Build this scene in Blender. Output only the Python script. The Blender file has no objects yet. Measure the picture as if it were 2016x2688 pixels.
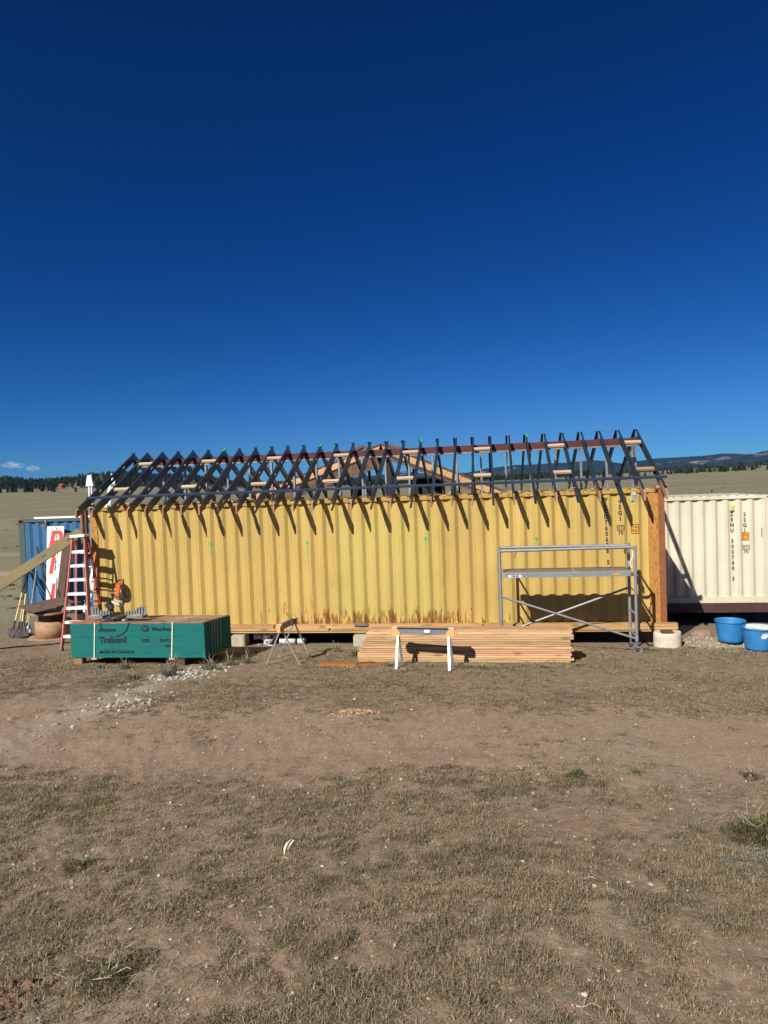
import bpy, bmesh, math, random
import numpy as np
from mathutils import Vector, Matrix, noise as mnoise

random.seed(7); rng = np.random.default_rng(7)
S = bpy.context.scene
COL = S.collection

# ------------------------------------------------------------------ camera
CAM = Vector((8.8474, -14.0794, 3.2345)); YAW, PITCH, ROLL = -0.1554, -0.0345, -0.0369
cd = bpy.data.cameras.new('camera'); cam = bpy.data.objects.new('camera', cd); COL.objects.link(cam)
f = Vector((math.sin(YAW)*math.cos(PITCH), math.cos(YAW)*math.cos(PITCH), math.sin(PITCH)))
r = Vector((math.cos(YAW), -math.sin(YAW), 0)); u = r.cross(f)
r2 = r*math.cos(ROLL)+u*math.sin(ROLL); u2 = -r*math.sin(ROLL)+u*math.cos(ROLL)
M = Matrix((r2, u2, -f)).transposed().to_4x4(); M.translation = CAM
cam.matrix_world = M
cd.sensor_fit = 'VERTICAL'; cd.sensor_height = 36; cd.lens = 1800/2688*36
cd.clip_start = 0.05; cd.clip_end = 40000
S.camera = cam

# ------------------------------------------------------------------ light
SD = Vector((0.455, 1.0, -0.83)).normalized()
W = bpy.data.worlds.new('World'); S.world = W; W.use_nodes = True
nt = W.node_tree; nt.nodes.clear()
sky = nt.nodes.new('ShaderNodeTexSky'); sky.sky_type = 'NISHITA'; sky.sun_disc = False
sky.sun_elevation = math.asin(-SD.z); sky.sun_rotation = math.atan2(-SD.x, -SD.y)
sky.altitude = 2800; sky.air_density = 1.0; sky.dust_density = 0.25; sky.ozone_density = 2.2
bg = nt.nodes.new('ShaderNodeBackground'); bg.inputs[1].default_value = 0.06
wo = nt.nodes.new('ShaderNodeOutputWorld')
# contrasty, saturated rendition of the thin high-altitude sky (one uniform response curve per channel)
sp = nt.nodes.new('ShaderNodeSeparateColor'); cb = nt.nodes.new('ShaderNodeCombineColor'); nt.links.new(sky.outputs[0], sp.inputs[0])
for i_, (amp, ex_) in enumerate(((5.9/1.5157, 3.0), (1.27/1.5157, 1.62), (1.43/1.5157, 1.30))):
    a_ = nt.nodes.new('ShaderNodeMath'); a_.operation = 'MULTIPLY'; a_.inputs[1].default_value = .06
    p_ = nt.nodes.new('ShaderNodeMath'); p_.operation = 'POWER'; p_.inputs[1].default_value = ex_
    m_ = nt.nodes.new('ShaderNodeMath'); m_.operation = 'MULTIPLY'; m_.inputs[1].default_value = amp/.06
    nt.links.new(sp.outputs[i_], a_.inputs[0]); nt.links.new(a_.outputs[0], p_.inputs[0]); nt.links.new(p_.outputs[0], m_.inputs[0])
    if i_ < 2:      # soft shoulder: keeps the horizon blue instead of mauve
        q_ = nt.nodes.new('ShaderNodeMath'); q_.operation = 'MULTIPLY_ADD'; q_.inputs[1].default_value = (6.0, .55)[i_]*.06*1.5157; q_.inputs[2].default_value = 1.0
        d_ = nt.nodes.new('ShaderNodeMath'); d_.operation = 'DIVIDE'; nt.links.new(m_.outputs[0], q_.inputs[0]); nt.links.new(m_.outputs[0], d_.inputs[0]); nt.links.new(q_.outputs[0], d_.inputs[1]); m_ = d_
    nt.links.new(m_.outputs[0], cb.inputs[i_])
# two small clouds low over the left ridge and a faint one beside them
def nd(ty, **kw):
    x = nt.nodes.new('ShaderNode'+ty)
    for k_, v_ in kw.items(): setattr(x, k_, v_)
    return x
tc = nd('TexCoord'); cn = nd('TexNoise'); cn.inputs['Scale'].default_value = 150; cn.inputs['Detail'].default_value = 5
cmap = nd('Mapping'); cmap.inputs['Scale'].default_value = (1, 1, 3); nt.links.new(tc.outputs['Generated'], cmap.inputs[0]); nt.links.new(cmap.outputs[0], cn.inputs['Vector'])
def vdot(v):
    x = nd('VectorMath', operation='DOT_PRODUCT'); nt.links.new(tc.outputs['Generated'], x.inputs[0]); x.inputs[1].default_value = v; return x.outputs['Value']
def mt(op, a, b):
    x = nd('Math', operation=op)
    for i_, q in enumerate((a, b)):
        if isinstance(q, (int, float)): x.inputs[i_].default_value = q
        else: nt.links.new(q, x.inputs[i_])
    return x.outputs[0]
last = cb.outputs[0]
for (px_, py_, wx_, wy_, st_) in ((36, 1220, 26, 8, .55), (84, 1229, 17, 7, .6), (285, 1257, 30, 12, .5)):
    dcl = (r2*((px_-1008)/1800)-u2*((py_-1344)/1800)+f).normalized(); rcl = dcl.cross(Vector((0, 0, 1))).normalized(); ucl = rcl.cross(dcl)
    a_ = mt('POWER', mt('ABSOLUTE', mt('MULTIPLY', vdot(rcl), 1800/wx_), 0), 2.0); b_ = mt('POWER', mt('ABSOLUTE', mt('MULTIPLY', vdot(ucl), 1800/wy_), 0), 2.0)
    m_ = mt('SUBTRACT', 1.0, mt('ADD', a_, b_)); m_ = mt('ADD', m_, mt('MULTIPLY', mt('SUBTRACT', cn.outputs[0], .5), 3.5))
    m_ = mt('MULTIPLY', m_, mt('GREATER_THAN', vdot(dcl), .9)); mr_ = nd('MapRange'); nt.links.new(m_, mr_.inputs[0]); mr_.inputs[1].default_value = .0; mr_.inputs[2].default_value = 1.2; mr_.inputs[4].default_value = st_
    mx_ = nd('Mix', data_type='RGBA'); nt.links.new(mr_.outputs[0], mx_.inputs[0]); nt.links.new(last, mx_.inputs[6]); mx_.inputs[7].default_value = (8.5, 8.9, 9.4, 1); last = mx_.outputs[2]
nt.links.new(last, bg.inputs[0]); nt.links.new(bg.outputs[0], wo.inputs[0])
sl = bpy.data.lights.new('sun', 'SUN'); sl.energy = 5.0; sl.angle = math.radians(0.5); sl.color = (1, 0.955, 0.87)
so = bpy.data.objects.new('sun', sl); COL.objects.link(so); so.rotation_euler = SD.to_track_quat('-Z', 'Y').to_euler(); so.location = (-10, -30, 30)
vs = S.view_settings; vs.view_transform = 'Standard'; vs.look = 'None'; vs.exposure = 0.6; vs.gamma = 1; vs.use_curve_mapping = False

# ------------------------------------------------------------------ object helpers
def setp(o, label=None, cat=None, group=None, kind=None):
    if label: o['label'] = label
    if cat: o['category'] = cat
    if group: o['group'] = group
    if kind: o['kind'] = kind
    return o
def thing(name, label, cat, loc=(0, 0, 0), group=None, rz=0):
    o = bpy.data.objects.new(name, None); COL.objects.link(o); o.location = loc; o.rotation_euler[2] = rz
    o.empty_display_size = .1
    return setp(o, label, cat, group)
def link(name, me, m, parent=None, loc=None):
    o = bpy.data.objects.new(name, me); COL.objects.link(o)
    if m is not None and not me.materials:
        for k in (m if isinstance(m, (list, tuple)) else [m]): me.materials.append(k)
    if parent is not None: o.parent = parent
    if loc is not None: o.location = loc
    return o
def copy_tree(o, parent=None):
    c = o.copy(); COL.objects.link(c); c.parent = parent
    for ch in list(o.children): copy_tree(ch, c)
    return c

class MB:
    """collects simple solids and links them as one mesh"""
    def __init__(s): s.v = []; s.f = []; s.sm = []
    def add(s, vs, fs, smooth=False):
        n = len(s.v); s.v += [tuple(p) for p in vs]
        s.f += [tuple(i+n for i in q) for q in fs]; s.sm += [smooth]*len(fs); return s
    def box(s, a, b):
        x0, y0, z0 = a; x1, y1, z1 = b
        return s.hexa([(x0, y0, z0), (x1, y0, z0), (x1, y1, z0), (x0, y1, z0), (x0, y0, z1), (x1, y0, z1), (x1, y1, z1), (x0, y1, z1)])
    def hexa(s, p): return s.add(p, [(3, 2, 1, 0), (4, 5, 6, 7), (0, 1, 5, 4), (1, 2, 6, 5), (2, 3, 7, 6), (3, 0, 4, 7)])
    def bar(s, a, b, w, h, up=(0, 0, 1)):
        a = Vector(a); b = Vector(b); d = (b-a).normalized(); up = Vector(up)
        if abs(d.dot(up)) > .98: up = Vector((0, 1, 0))
        x = d.cross(up).normalized()*w/2; y = x.cross(d).normalized()*h/2
        return s.hexa([a-x-y, a+x-y, b+x-y, b-x-y, a-x+y, a+x+y, b+x+y, b-x+y])
    def tube(s, pts, r, n=10, caps=True):
        pts = [Vector(p) for p in pts]; rs = r if isinstance(r, (list, tuple)) else [r]*len(pts)
        V = []; F = []; prev = None
        for i, p in enumerate(pts):
            d = (pts[min(i+1, len(pts)-1)]-pts[max(i-1, 0)]).normalized()
            x = d.orthogonal().normalized() if prev is None else (prev-d*prev.dot(d)).normalized()
            prev = x; y = d.cross(x)
            for k in range(n):
                t = 2*math.pi*k/n; V.append(p+(x*math.cos(t)+y*math.sin(t))*rs[i])
        for i in range(len(pts)-1):
            for k in range(n):
                a = i*n+k; b = i*n+(k+1) % n; F.append((a, b, b+n, a+n))
        s.add(V, F, True)
        if caps:
            s.add(V[:n], [tuple(range(n))[::-1]]); s.add(V[-n:], [tuple(range(n))])
        return s
    def lathe(s, prof, c=(0, 0, 0), n=24, cap=True):
        V = []; F = []
        for (rr, z) in prof:
            for k in range(n):
                t = 2*math.pi*k/n; V.append((c[0]+rr*math.cos(t), c[1]+rr*math.sin(t), c[2]+z))
        for i in range(len(prof)-1):
            for k in range(n):
                a = i*n+k; b = i*n+(k+1) % n; F.append((a, b, b+n, a+n))
        s.add(V, F, True)
        if cap:
            s.add(V[:n], [tuple(range(n))[::-1]]); s.add(V[-n:], [tuple(range(n))])
        return s
    def prism(s, poly, a, axis='y', b=0.0):
        """poly in the two other axes, extruded from a to b along axis"""
        def P(p, t): return {'y': (p[0], t, p[1]), 'x': (t, p[0], p[1]), 'z': (p[0], p[1], t)}[axis]
        n = len(poly); V = [P(p, a) for p in poly]+[P(p, b) for p in poly]
        F = [tuple(range(n)), tuple(range(n, 2*n))[::-1]]+[(i, i+n, (i+1) % n+n, (i+1) % n) for i in range(n)]
        return s.add(V, F)
    def mesh(s, name):
        me = bpy.data.meshes.new(name); me.from_pydata(s.v, [], s.f); me.polygons.foreach_set('use_smooth', s.sm); 
        bm = bmesh.new(); bm.from_mesh(me); bmesh.ops.recalc_face_normals(bm, faces=bm.faces); bm.to_mesh(me); bm.free()
        me.update(); return me
    def build(s, name, m, parent=None, loc=None): return link(name, s.mesh(name), m, parent, loc)

# ------------------------------------------------------------------ material helpers
class N:
    def __init__(s, name):
        s.m = bpy.data.materials.new(name); s.m.use_nodes = True; s.t = s.m.node_tree
        s.b = s.t.nodes['Principled BSDF']; s._p = None
    def n(s, ty, **kw):
        x = s.t.nodes.new('ShaderNode'+ty)
        for k, v in kw.items(): setattr(x, k, v)
        return x
    def l(s, a, b): s.t.links.new(a, b)
    def inp(s, sock, v):
        if hasattr(v, 'is_linked') or hasattr(v, 'links'): s.l(v, sock)
        else: sock.default_value = v
    def pos(s, scale=(1, 1, 1), obj=False):
        if obj: o = s.n('TexCoord').outputs['Object']
        else: o = s.n('NewGeometry').outputs['Position']
        mp = s.n('Mapping'); mp.inputs['Scale'].default_value = scale; s.l(o, mp.inputs['Vector']); return mp.outputs[0]
    def sep(s, v):
        x = s.n('SeparateXYZ'); s.l(v, x.inputs[0]); return x.outputs
    def noise(s, vec, sc, det=4, rough=.55, dist=0):
        x = s.n('TexNoise'); s.l(vec, x.inputs['Vector']); x.inputs['Scale'].default_value = sc
        x.inputs['Detail'].default_value = det; x.inputs['Roughness'].default_value = rough; x.inputs['Distortion'].default_value = dist
        return x.outputs[0]
    def ramp(s, v, stops, interp='LINEAR'):
        x = s.n('ValToRGB'); cr = x.color_ramp; cr.interpolation = interp
        while len(cr.elements) < len(stops): cr.elements.new(.5)
        for e, (p, c) in zip(cr.elements, stops):
            e.position = p; e.color = (c, c, c, 1) if isinstance(c, (int, float)) else (*c, 1)
        s.l(v, x.inputs[0]); return x.outputs[0]
    def mr(s, v, a, b, c=0., d=1.):
        x = s.n('MapRange'); s.inp(x.inputs[0], v)
        for i, q in enumerate((a, b, c, d)): x.inputs[i+1].default_value = q
        return x.outputs[0]
    def math(s, op, a, b=None, c=None):
        x = s.n('Math', operation=op); s.inp(x.inputs[0], a)
        if b is not None: s.inp(x.inputs[1], b)
        if c is not None: s.inp(x.inputs[2], c)
        return x.outputs[0]
    def mix(s, fac, a, b, blend='MIX'):
        x = s.n('Mix', data_type='RGBA', blend_type=blend); s.inp(x.inputs[0], fac)
        for i, q in ((6, a), (7, b)):
            if isinstance(q, (tuple, list)): q = (*q, 1) if len(q) == 3 else q
            s.inp(x.inputs[i], q)
        return x.outputs[2]
    def set(s, col=None, rough=None, metal=None, spec=None):
        for nm, v in (('Base Color', col), ('Roughness', rough), ('Metallic', metal), ('Specular IOR Level', spec)):
            if v is None: continue
            if isinstance(v, (tuple, list)): v = (*v, 1) if len(v) == 3 else v
            s.inp(s.b.inputs[nm], v)
        return s
    def bump(s, h, strength=.3, dist=.01):
        x = s.n('Bump'); x.inputs['Strength'].default_value = strength; x.inputs['Distance'].default_value = dist
        s.l(h, x.inputs['Height']); s.l(x.outputs[0], s.b.inputs['Normal']); return s

def plain(name, col, rough=.6, metal=0, var=.12, sc=6, bump=0, stretch=(1, 1, 1), spec=.5):
    k = N(name); p = k.pos(stretch); nz = k.noise(p, sc, 5)
    lo = tuple(c*(1-var) for c in col); hi = tuple(min(1, c*(1+var)) for c in col)
    k.set(k.ramp(nz, [(.3, lo), (.7, hi)]), k.mr(k.noise(p, sc*2.3, 3), .3, .7, rough*.85, min(1, rough*1.12)), metal, spec)
    if bump: k.bump(k.noise(p, sc*6, 4), .4, bump)
    return k.m

def wood(name, col, stretch=(1.2, 22, 22), dark=.55, knots=True, rnd=.25, rough=.75):
    k = N(name); p = k.pos(stretch); oi = k.n('ObjectInfo')
    ad = k.n('VectorMath', operation='ADD'); k.l(p, ad.inputs[0])
    cx = k.n('CombineXYZ'); k.l(k.math('MULTIPLY', oi.outputs['Random'], 57.), cx.inputs[0]); k.l(k.math('MULTIPLY', oi.outputs['Random'], 31.), cx.inputs[1])
    k.l(cx.outputs[0], ad.inputs[1]); p = ad.outputs[0]
    g = k.noise(p, 1.6, 6, .62, .6)
    c = k.ramp(g, [(.28, tuple(x*dark for x in col)), (.5, col), (.75, tuple(min(1, x*1.18) for x in col))])
    hs = k.n('HueSaturation'); k.l(c, hs.inputs['Color']); k.l(k.mr(oi.outputs['Random'], 0, 1, 1-rnd, 1+rnd*.6), hs.inputs['Value'])
    k.l(k.mr(k.math('FRACT', k.math('MULTIPLY', oi.outputs['Random'], 7.3)), 0, 1, .488, .508), hs.inputs['Hue'])
    c = hs.outputs[0]
    if knots:
        pv = k.pos(tuple(max(1., q*.18) if q > 3 else q*1.1 for q in stretch)); vo = k.n('TexVoronoi'); k.l(pv, vo.inputs['Vector']); vo.inputs['Scale'].default_value = 1.6
        kn = k.mr(vo.outputs['Distance'], .10, .23, 1, 0)
        c = k.mix(k.math('MULTIPLY', kn, .65), c, tuple(x*.28 for x in col))
    k.set(c, rough, 0, .3); k.bump(g, .25, .003)
    return k.m

def rusty_paint(name, base, rust=(.21, .075, .02), amount=.5, stains=True, zlo=.3, patch=False, rough=.5):
    k = N(name); P = k.pos(); X, Y, Z = k.sep(P)[:3]
    big = k.noise(k.pos((.5, .5, .35)), 1.4, 3); fine = k.noise(k.pos((9, 9, .55)), 2.0, 6, .65)
    dirt = k.noise(k.pos((3, 3, 1.6)), 5, 6, .7)
    c = k.mix(k.mr(big, .35, .65), tuple(q*.9 for q in base), tuple(min(1, q*1.06) for q in base))
    # brown vertical drips
    dr = k.noise(k.pos((16, 16, .35)), 1.0, 5, .7)
    c = k.mix(k.mr(dr, .52, .70, 0, .5), c, tuple(q*w for q, w in zip(base, (.70, .58, .5))))
    c = k.mix(k.mr(dirt, .6, .8, 0, .45), c, tuple(q*w for q, w in zip(base, (.6, .5, .5))))
    if patch:   # re-painted olive field in the middle of the side
        ex = k.math('ADD', X, k.mr(k.noise(k.pos((1, 1, 1)), 1.2, 3), 0, 1, -.5, .5))
        mx = k.math('MULTIPLY', k.mr(ex, 5.5, 5.62), k.mr(ex, 7.9, 7.6))
        mz = k.mr(k.math('ADD', Z, k.mr(k.noise(P, 2.5, 3), 0, 1, -.1, .1)), 2.62, 2.58, 0, 1)
        c = k.mix(k.math('MULTIPLY', k.math('MULTIPLY', mx, mz), .38), c, (.42, .36, .10))
    if stains:
        hgt = k.mr(Z, zlo, zlo+.75, 1, 0)
        zone = k.math('MULTIPLY', k.mr(X, 3.2, 5.0), k.mr(X, 9.6, 7.6))
        zone = k.math('ADD', k.math('MULTIPLY', zone, .25), .07)
        st = k.noise(k.pos((11, 11, 2.1)), 1.5, 6, .62, .5)
        th = k.math('SUBTRACT', .695, k.math('MULTIPLY', hgt, zone))
        th = k.math('SUBTRACT', th, k.mr(Z, 2.95, 3.05, 0, .07))
        rm = k.math('MULTIPLY', k.math('SUBTRACT', st, th), 15)
        rm = k.mr(rm, 0, 1)
        c = k.mix(k.math('MULTIPLY', rm, .85), c, k.ramp(k.noise(P, 30, 4), [(.35, tuple(q*.45 for q in rust)), (.65, rust)]))
        sp = k.noise(k.pos((1, 1, .8)), 26, 3, .5)
        c = k.mix(k.mr(sp, .71, .75, 0, .75), c, tuple(q*.6 for q in rust))
    k.set(c, k.mr(dirt, .3, .7, rough*.85, rough*1.25), 0, .35)
    dn = k.noise(k.pos((1, 1, .6)), 2.2, 3, .5); k.bump(k.math('ADD', k.math('MULTIPLY', dirt, .08), dn), .55, .03)
    return k.m

def rust_mat(name, base, paint, cover=.5, rough=.85):
    k = N(name); a = k.noise(k.pos((4, 4, 1.8)), 7, 7, .7, .5); b = k.noise(k.pos(), 45, 5)
    rc = k.ramp(b, [(.3, tuple(q*.55 for q in base)), (.55, base), (.8, tuple(min(1, q*1.5) for q in base))])
    c = k.mix(k.mr(a, cover-.12, cover+.10), rc, paint)
    k.set(c, rough, 0, .25); k.bump(k.math('ADD', a, b), .45, .008)
    return k.m

def galv(name, col, rough=.38, metal=.85, var=.2, sc=25):
    k = N(name); p = k.pos((1, 1, 1)); a = k.noise(p, sc, 4, .6); b = k.noise(p, 3, 3)
    c = k.mix(k.mr(b, .35, .65), tuple(q*(1-var) for q in col), col)
    c = k.mix(k.mr(a, .55, .75, 0, .35), c, tuple(min(1, q*1.5) for q in col))
    k.set(c, k.mr(a, .3, .7, rough*.8, rough*1.3), metal, .5)
    return k.m

MT = {}
MT['yellow'] = rusty_paint('yellow_paint', (.425, .295, .086), patch=True)
MT['yellow_rail'] = rust_mat('yellow_rail_paint', (.22, .09, .03), (.40, .27, .075), .47)
MT['post_rust'] = rust_mat('rusted_post_paint', (.22, .08, .022), (.40, .195, .05), .44)
MT['post_strip'] = rust_mat('brown_primer', (.17, .055, .022), (.22, .085, .035), .44)
MT['casting'] = rust_mat('casting_rust', (.09, .035, .018), (.15, .06, .028), .5)
MT['white'] = rusty_paint('cream_paint', (.535, .495, .375), stains=False)
MT['blue'] = rusty_paint('blue_paint', (.035, .12, .235), stains=False)
MT['blue_worn'] = rust_mat('worn_blue_rail', (.10, .05, .03), (.055, .10, .115), .42)
MT['teal_worn'] = rust_mat('worn_teal_post', (.07, .045, .03), (.06, .095, .085), .40)
MT['galv'] = galv('galvanised_stud', (.115, .145, .18), .34, .85)
MT['galv2'] = galv('galvanised_post', (.28, .30, .32), .42, .7)
MT['alu'] = galv('scaffold_aluminium', (.30, .305, .31), .55, .6, .15, 40)
MT['alu_white'] = plain('white_aluminium', (.74, .74, .72), .4, .1, .06)
MT['bluestrap'] = galv('blue_steel_channel', (.065, .10, .17), .42, .6)
MT['lumber'] = wood('fir_lumber', (.41, .255, .105))
MT['lumber_pile'] = wood('fresh_fir_boards', (.50, .315, .155), rnd=.26)
MT['lumber_pale'] = wood('pale_block_wood', (.50, .36, .235), knots=False, rnd=.1)
MT['lumber_v'] = wood('upright_lumber', (.30, .17, .07), (22, 22, 1.2))
MT['end_wood'] = wood('tail_block_wood', (.33, .18, .10), (20, 4, 4), knots=False)
MT['redbeam'] = wood('red_stained_beam', (.075, .022, .018), knots=False, rnd=.05, rough=.6)
MT['brown_old'] = wood('weathered_brown_timber', (.10, .055, .035), (14, 14, 1.5), knots=True)
MT['orange_wood'] = wood('orange_cedar_scrap', (.34, .12, .025))
MT['joist'] = wood('joist_web_board', (.45, .27, .13), (3, 14, 14), knots=False, dark=.75)
MT['joist_dark'] = wood('dark_joist_flange', (.10, .055, .035), knots=False)
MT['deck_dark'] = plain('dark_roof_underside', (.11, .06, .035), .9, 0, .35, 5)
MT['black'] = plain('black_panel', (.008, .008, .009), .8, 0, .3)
MT['dark_brown_steel'] = plain('brown_steel_beam', (.06, .028, .024), .6, .2, .2, 3)
MT['green_osb'] = None
MT['ink'] = plain('black_marking', (.018, .016, .014), .7, 0, .1)
MT['ink_soft'] = plain('stencil_ink', (.006, .02, .018), .8, 0, .5, 60)
MT['sticker'] = plain('yellow_sticker', (.55, .27, .02), .5)
MT['white_plain'] = plain('white_print', (.60, .60, .58), .6, 0, .06)
MT['green_spray'] = plain('green_spray_paint', (.02, .34, .08), .7, 0, .3, 30)
MT['red_sign'] = plain('red_sign_paint', (.60, .045, .03), .5, 0, .15)
MT['pink'] = plain('faded_red_fibreglass', (.42, .125, .12), .55, 0, .12)
MT['maroon'] = plain('dark_red_fibreglass', (.18, .03, .03), .55, 0, .12)
MT['strap'] = plain('pale_strap', (.62, .66, .58), .5)
MT['tub'] = plain('blue_tub_plastic', (.018, .155, .38), .6, 0, .14, 7)
MT['concrete'] = plain('cast_concrete', (.50, .43, .33), .9, 0, .14, 9, .004)
MT['concrete_dull'] = plain('weathered_concrete', (.36, .31, .24), .9, 0, .2, 9, .004)
MT['rubber'] = plain('grey_rubber', (.13, .12, .12), .8)
MT['blacksteel'] = plain('black_plastic', (.022, .022, .024), .5)
MT['steel_dark'] = plain('worn_tool_steel', (.10, .08, .08), .5, .5, .3)
MT['handle_yellow'] = plain('yellow_handle', (.66, .52, .22), .5)
MT['handle_pale'] = plain('pale_ash_handle', (.62, .46, .27), .6)
MT['orange_plastic'] = plain('orange_tool_plastic', (.55, .10, .015), .45)
MT['grey_cast'] = galv('saw_cast_grey', (.24, .25, .265), .45, .5)
MT['guard'] = plain('smoky_guard', (.05, .05, .04), .3)
MT['beige_cast'] = plain('beige_cast', (.42, .36, .24), .5, .2)
MT['yellow_stud'] = galv('tan_stud', (.165, .122, .042), .55, .15)  # tan tone set directly in the base colour
MT['ply'] = wood('reel_plywood', (.36, .21, .12), (4, 4, 14), knots=False)
MT['cardboard'] = wood('brown_weathered_board', (.13, .08, .06), (4, 10, 10), knots=False)
MT['pvc'] = plain('white_pvc', (.58, .58, .56), .35, 0, .05)
MT['horse_orange'] = plain('orange_bracket', (.60, .31, .12), .6, 0, .1)
MT['horse_beam'] = galv('sawhorse_beam_steel', (.20, .23, .27), .5, .35)
MT['horse_leg'] = galv('sawhorse_leg_steel', (.36, .38, .39), .42, .6)
MT['decktop'] = plain('platform_plywood', (.16, .12, .08), .7, 0, .3, 12)
MT['roof_red'] = plain('red_metal_roof', (.42, .07, .05), .5)
MT['house_wall'] = plain('red_brown_wall', (.28, .07, .05), .8)

# green painted OSB edges: fine horizontal layers
k = N('green_osb_edge'); g = k.noise(k.pos((1.5, 1.5, 85)), 1.6, 5, .7); g2 = k.noise(k.pos((2, 2, 4)), 2, 4); st = k.noise(k.pos((5, 5, 60)), 2.5, 3)
c = k.mix(k.mr(g, .3, .7), (.005, .085, .075), (.015, .17, .150)); c = k.mix(k.mr(g2, .35, .7, 0, .35), c, (.008, .11, .105))
c = k.mix(k.mr(st, .70, .76, 0, .7), c, (.08, .28, .25)); k.set(c, .85, 0, .2); k.bump(g, .5, .006); MT['green_osb'] = k.m
k = N('osb_top_face'); v = k.n('TexVoronoi'); k.l(k.pos((1, 3, 3)), v.inputs['Vector']); v.inputs['Scale'].default_value = 14
c = k.mix(k.mr(k.noise(k.pos(), 2, 4), .35, .65), (.24, .15, .09), (.36, .235, .13)); hs = k.n('HueSaturation'); k.l(c, hs.inputs['Color'])
k.l(k.mr(k.sep(v.outputs['Color'])[0], 0, 1, .7, 1.2), hs.inputs['Value']); k.set(hs.outputs[0], .85, 0, .2); MT['osb_top'] = k.m

# ------------------------------------------------------------------ terrain
def sstep(a, b, x):
    t = min(1, max(0, (x-a)/(b-a))); return t*t*(3-2*t)
def yard_z(x, y):
    if y > 4.4: z = -.432-.18*(1-math.exp(-(y-4.4)*.5))
    elif y < -18: z = -.09*(-18+.4)+0.0
    else: z = -.09*(y+.4)
    # spoil mound beside the right hand container corner
    z += .10*math.exp(-((x-13.0)/.75)**2-((y-.25)/.45)**2)+.05*math.exp(-((x-14.2)/1.1)**2-((y-.0)/.5)**2)
    # trench lip and clod heaps
    z += .03*math.exp(-((x-7.15)/.33)**2-((y+6.0)/.14)**2)
    return z
def az_of(px): return YAW+math.atan((px-1008)/1800)
def terrain_z(x, y):
    dx, dy = x-CAM.x, y-CAM.y; r = math.hypot(dx, dy); a = math.atan2(dx, dy)
    z = yard_z(x, y)
    nz = mnoise.noise((x*.35, y*.35, 0))*.035+mnoise.noise((x*1.3, y*1.3, 5))*.018
    if r < 30: nz += mnoise.noise((x*4.5, y*4.5, 9))*.017+mnoise.noise((x*13, y*13, 3))*.011*(1 if y < 0 else 0)
    if -.6 < y < 3 and -.3 < x < 12.4: nz *= .3
    z += nz
    if r > 40:
        w = sstep(40, 160, r)
        dirf = sstep(-2.2, -1.4, a)*(1-sstep(1.4, 2.2, a))
        left = 1-sstep(-.60, -.28, a) if a < 0 else 0
        right = sstep(.05, .28, a)
        slope = .0105+.0066*left+.0052*right
        lim = 900+150*right
        rise = slope*max(0, min(r, lim)-110)
        big = mnoise.noise((x*.006, y*.006, 2))*2.2+mnoise.noise((x*.02, y*.02, 7))*.7
        z += w*(rise*dirf+big*sstep(100, 500, r))
        z += w*mnoise.noise((x*.05, y*.05, 1))*.35
        hill = sstep(840, 1120, r)*(1-sstep(-.47, -.30, a))*18
        hill += sstep(860, 1150, r)*(1-sstep(-.12, .12, a))*3*sstep(-.6, -.4, a)
        z += hill*(1+mnoise.noise((x*.01, y*.01, 4))*.55)*dirf
        if r > lim+100: z -= (r-lim-100)*.012*(1-left*.5)
        z = max(z, -60)
    return z

rs = [0.35]
while rs[-1] < 9500:
    rr = rs[-1]; rs.append(rr*(1.016 if rr < 20 else 1.03 if rr < 300 else 1.04))
azs = list(np.linspace(-.85, .55, 430)); azs += list(np.linspace(.55, 2*math.pi-.85, 120))[1:-1]
V = []; 
for rr in rs:
    for a in azs:
        x = CAM.x+rr*math.sin(a); y = CAM.y+rr*math.cos(a); V.append((x, y, terrain_z(x, y)))
na = len(azs); F = [(i*na+j, i*na+(j+1) % na, (i+1)*na+(j+1) % na, (i+1)*na+j) for i in range(len(rs)-1) for j in range(na)]
V.append((CAM.x, CAM.y, terrain_z(CAM.x, CAM.y))); F += [(len(V)-1, (j+1) % na, j) for j in range(na)]
me = bpy.data.meshes.new('ground'); me.from_pydata(V, [], F); me.polygons.foreach_set('use_smooth', [True]*len(F))

k = N('dry_prairie_soil'); P = k.pos(); X, Y, Z = k.sep(P)[:3]
n1 = k.noise(P, .55, 5, .6); n2 = k.noise(P, 2.3, 6, .65); n3 = k.noise(P, 14, 6, .7); n4 = k.noise(k.pos((1, 1, 1)), 55, 4, .7); n5 = k.noise(k.pos((1, 1.6, 1)), 7, 6, .75, .4)
soil = k.mix(k.mr(n2, .35, .65), (0.220, 0.151, 0.101), (0.292, 0.210, 0.138))
soil = k.mix(k.mr(n1, .42, .62, 0, .7), soil, (0.256, 0.204, 0.138))
soil = k.mix(k.mr(n3, .55, .75, 0, .55), soil, (0.338, 0.278, 0.200))
soil = k.mix(k.mr(n4, .54, .68, 0, .6), soil, (0.144, 0.105, 0.073))
# thin turf cover (bare in the vehicle track band)
Yw = k.math('ADD', Y, k.mr(k.noise(P, .7, 4), 0, 1, -1.3, 1.3))
track = k.math('MULTIPLY', k.mr(Yw, -8.6, -7.9), k.mr(Yw, -5.2, -5.9))
turf = k.mr(k.math('SUBTRACT', n5, k.math('MULTIPLY', track, .11)), .44, .56)
turf = k.math('MULTIPLY', turf, k.mr(n2, .3, .55, .45, 1))
soil = k.mix(k.math('MULTIPLY', turf, .75), soil, k.mix(k.mr(n3, .35, .65), (0.081, 0.071, 0.044), (0.171, 0.145, 0.089)))
soil = k.mix(k.math('MULTIPLY', track, .45), soil, k.mix(k.mr(n3, .35, .65), (.245, .178, .120), (.345, .262, .185)))
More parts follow.
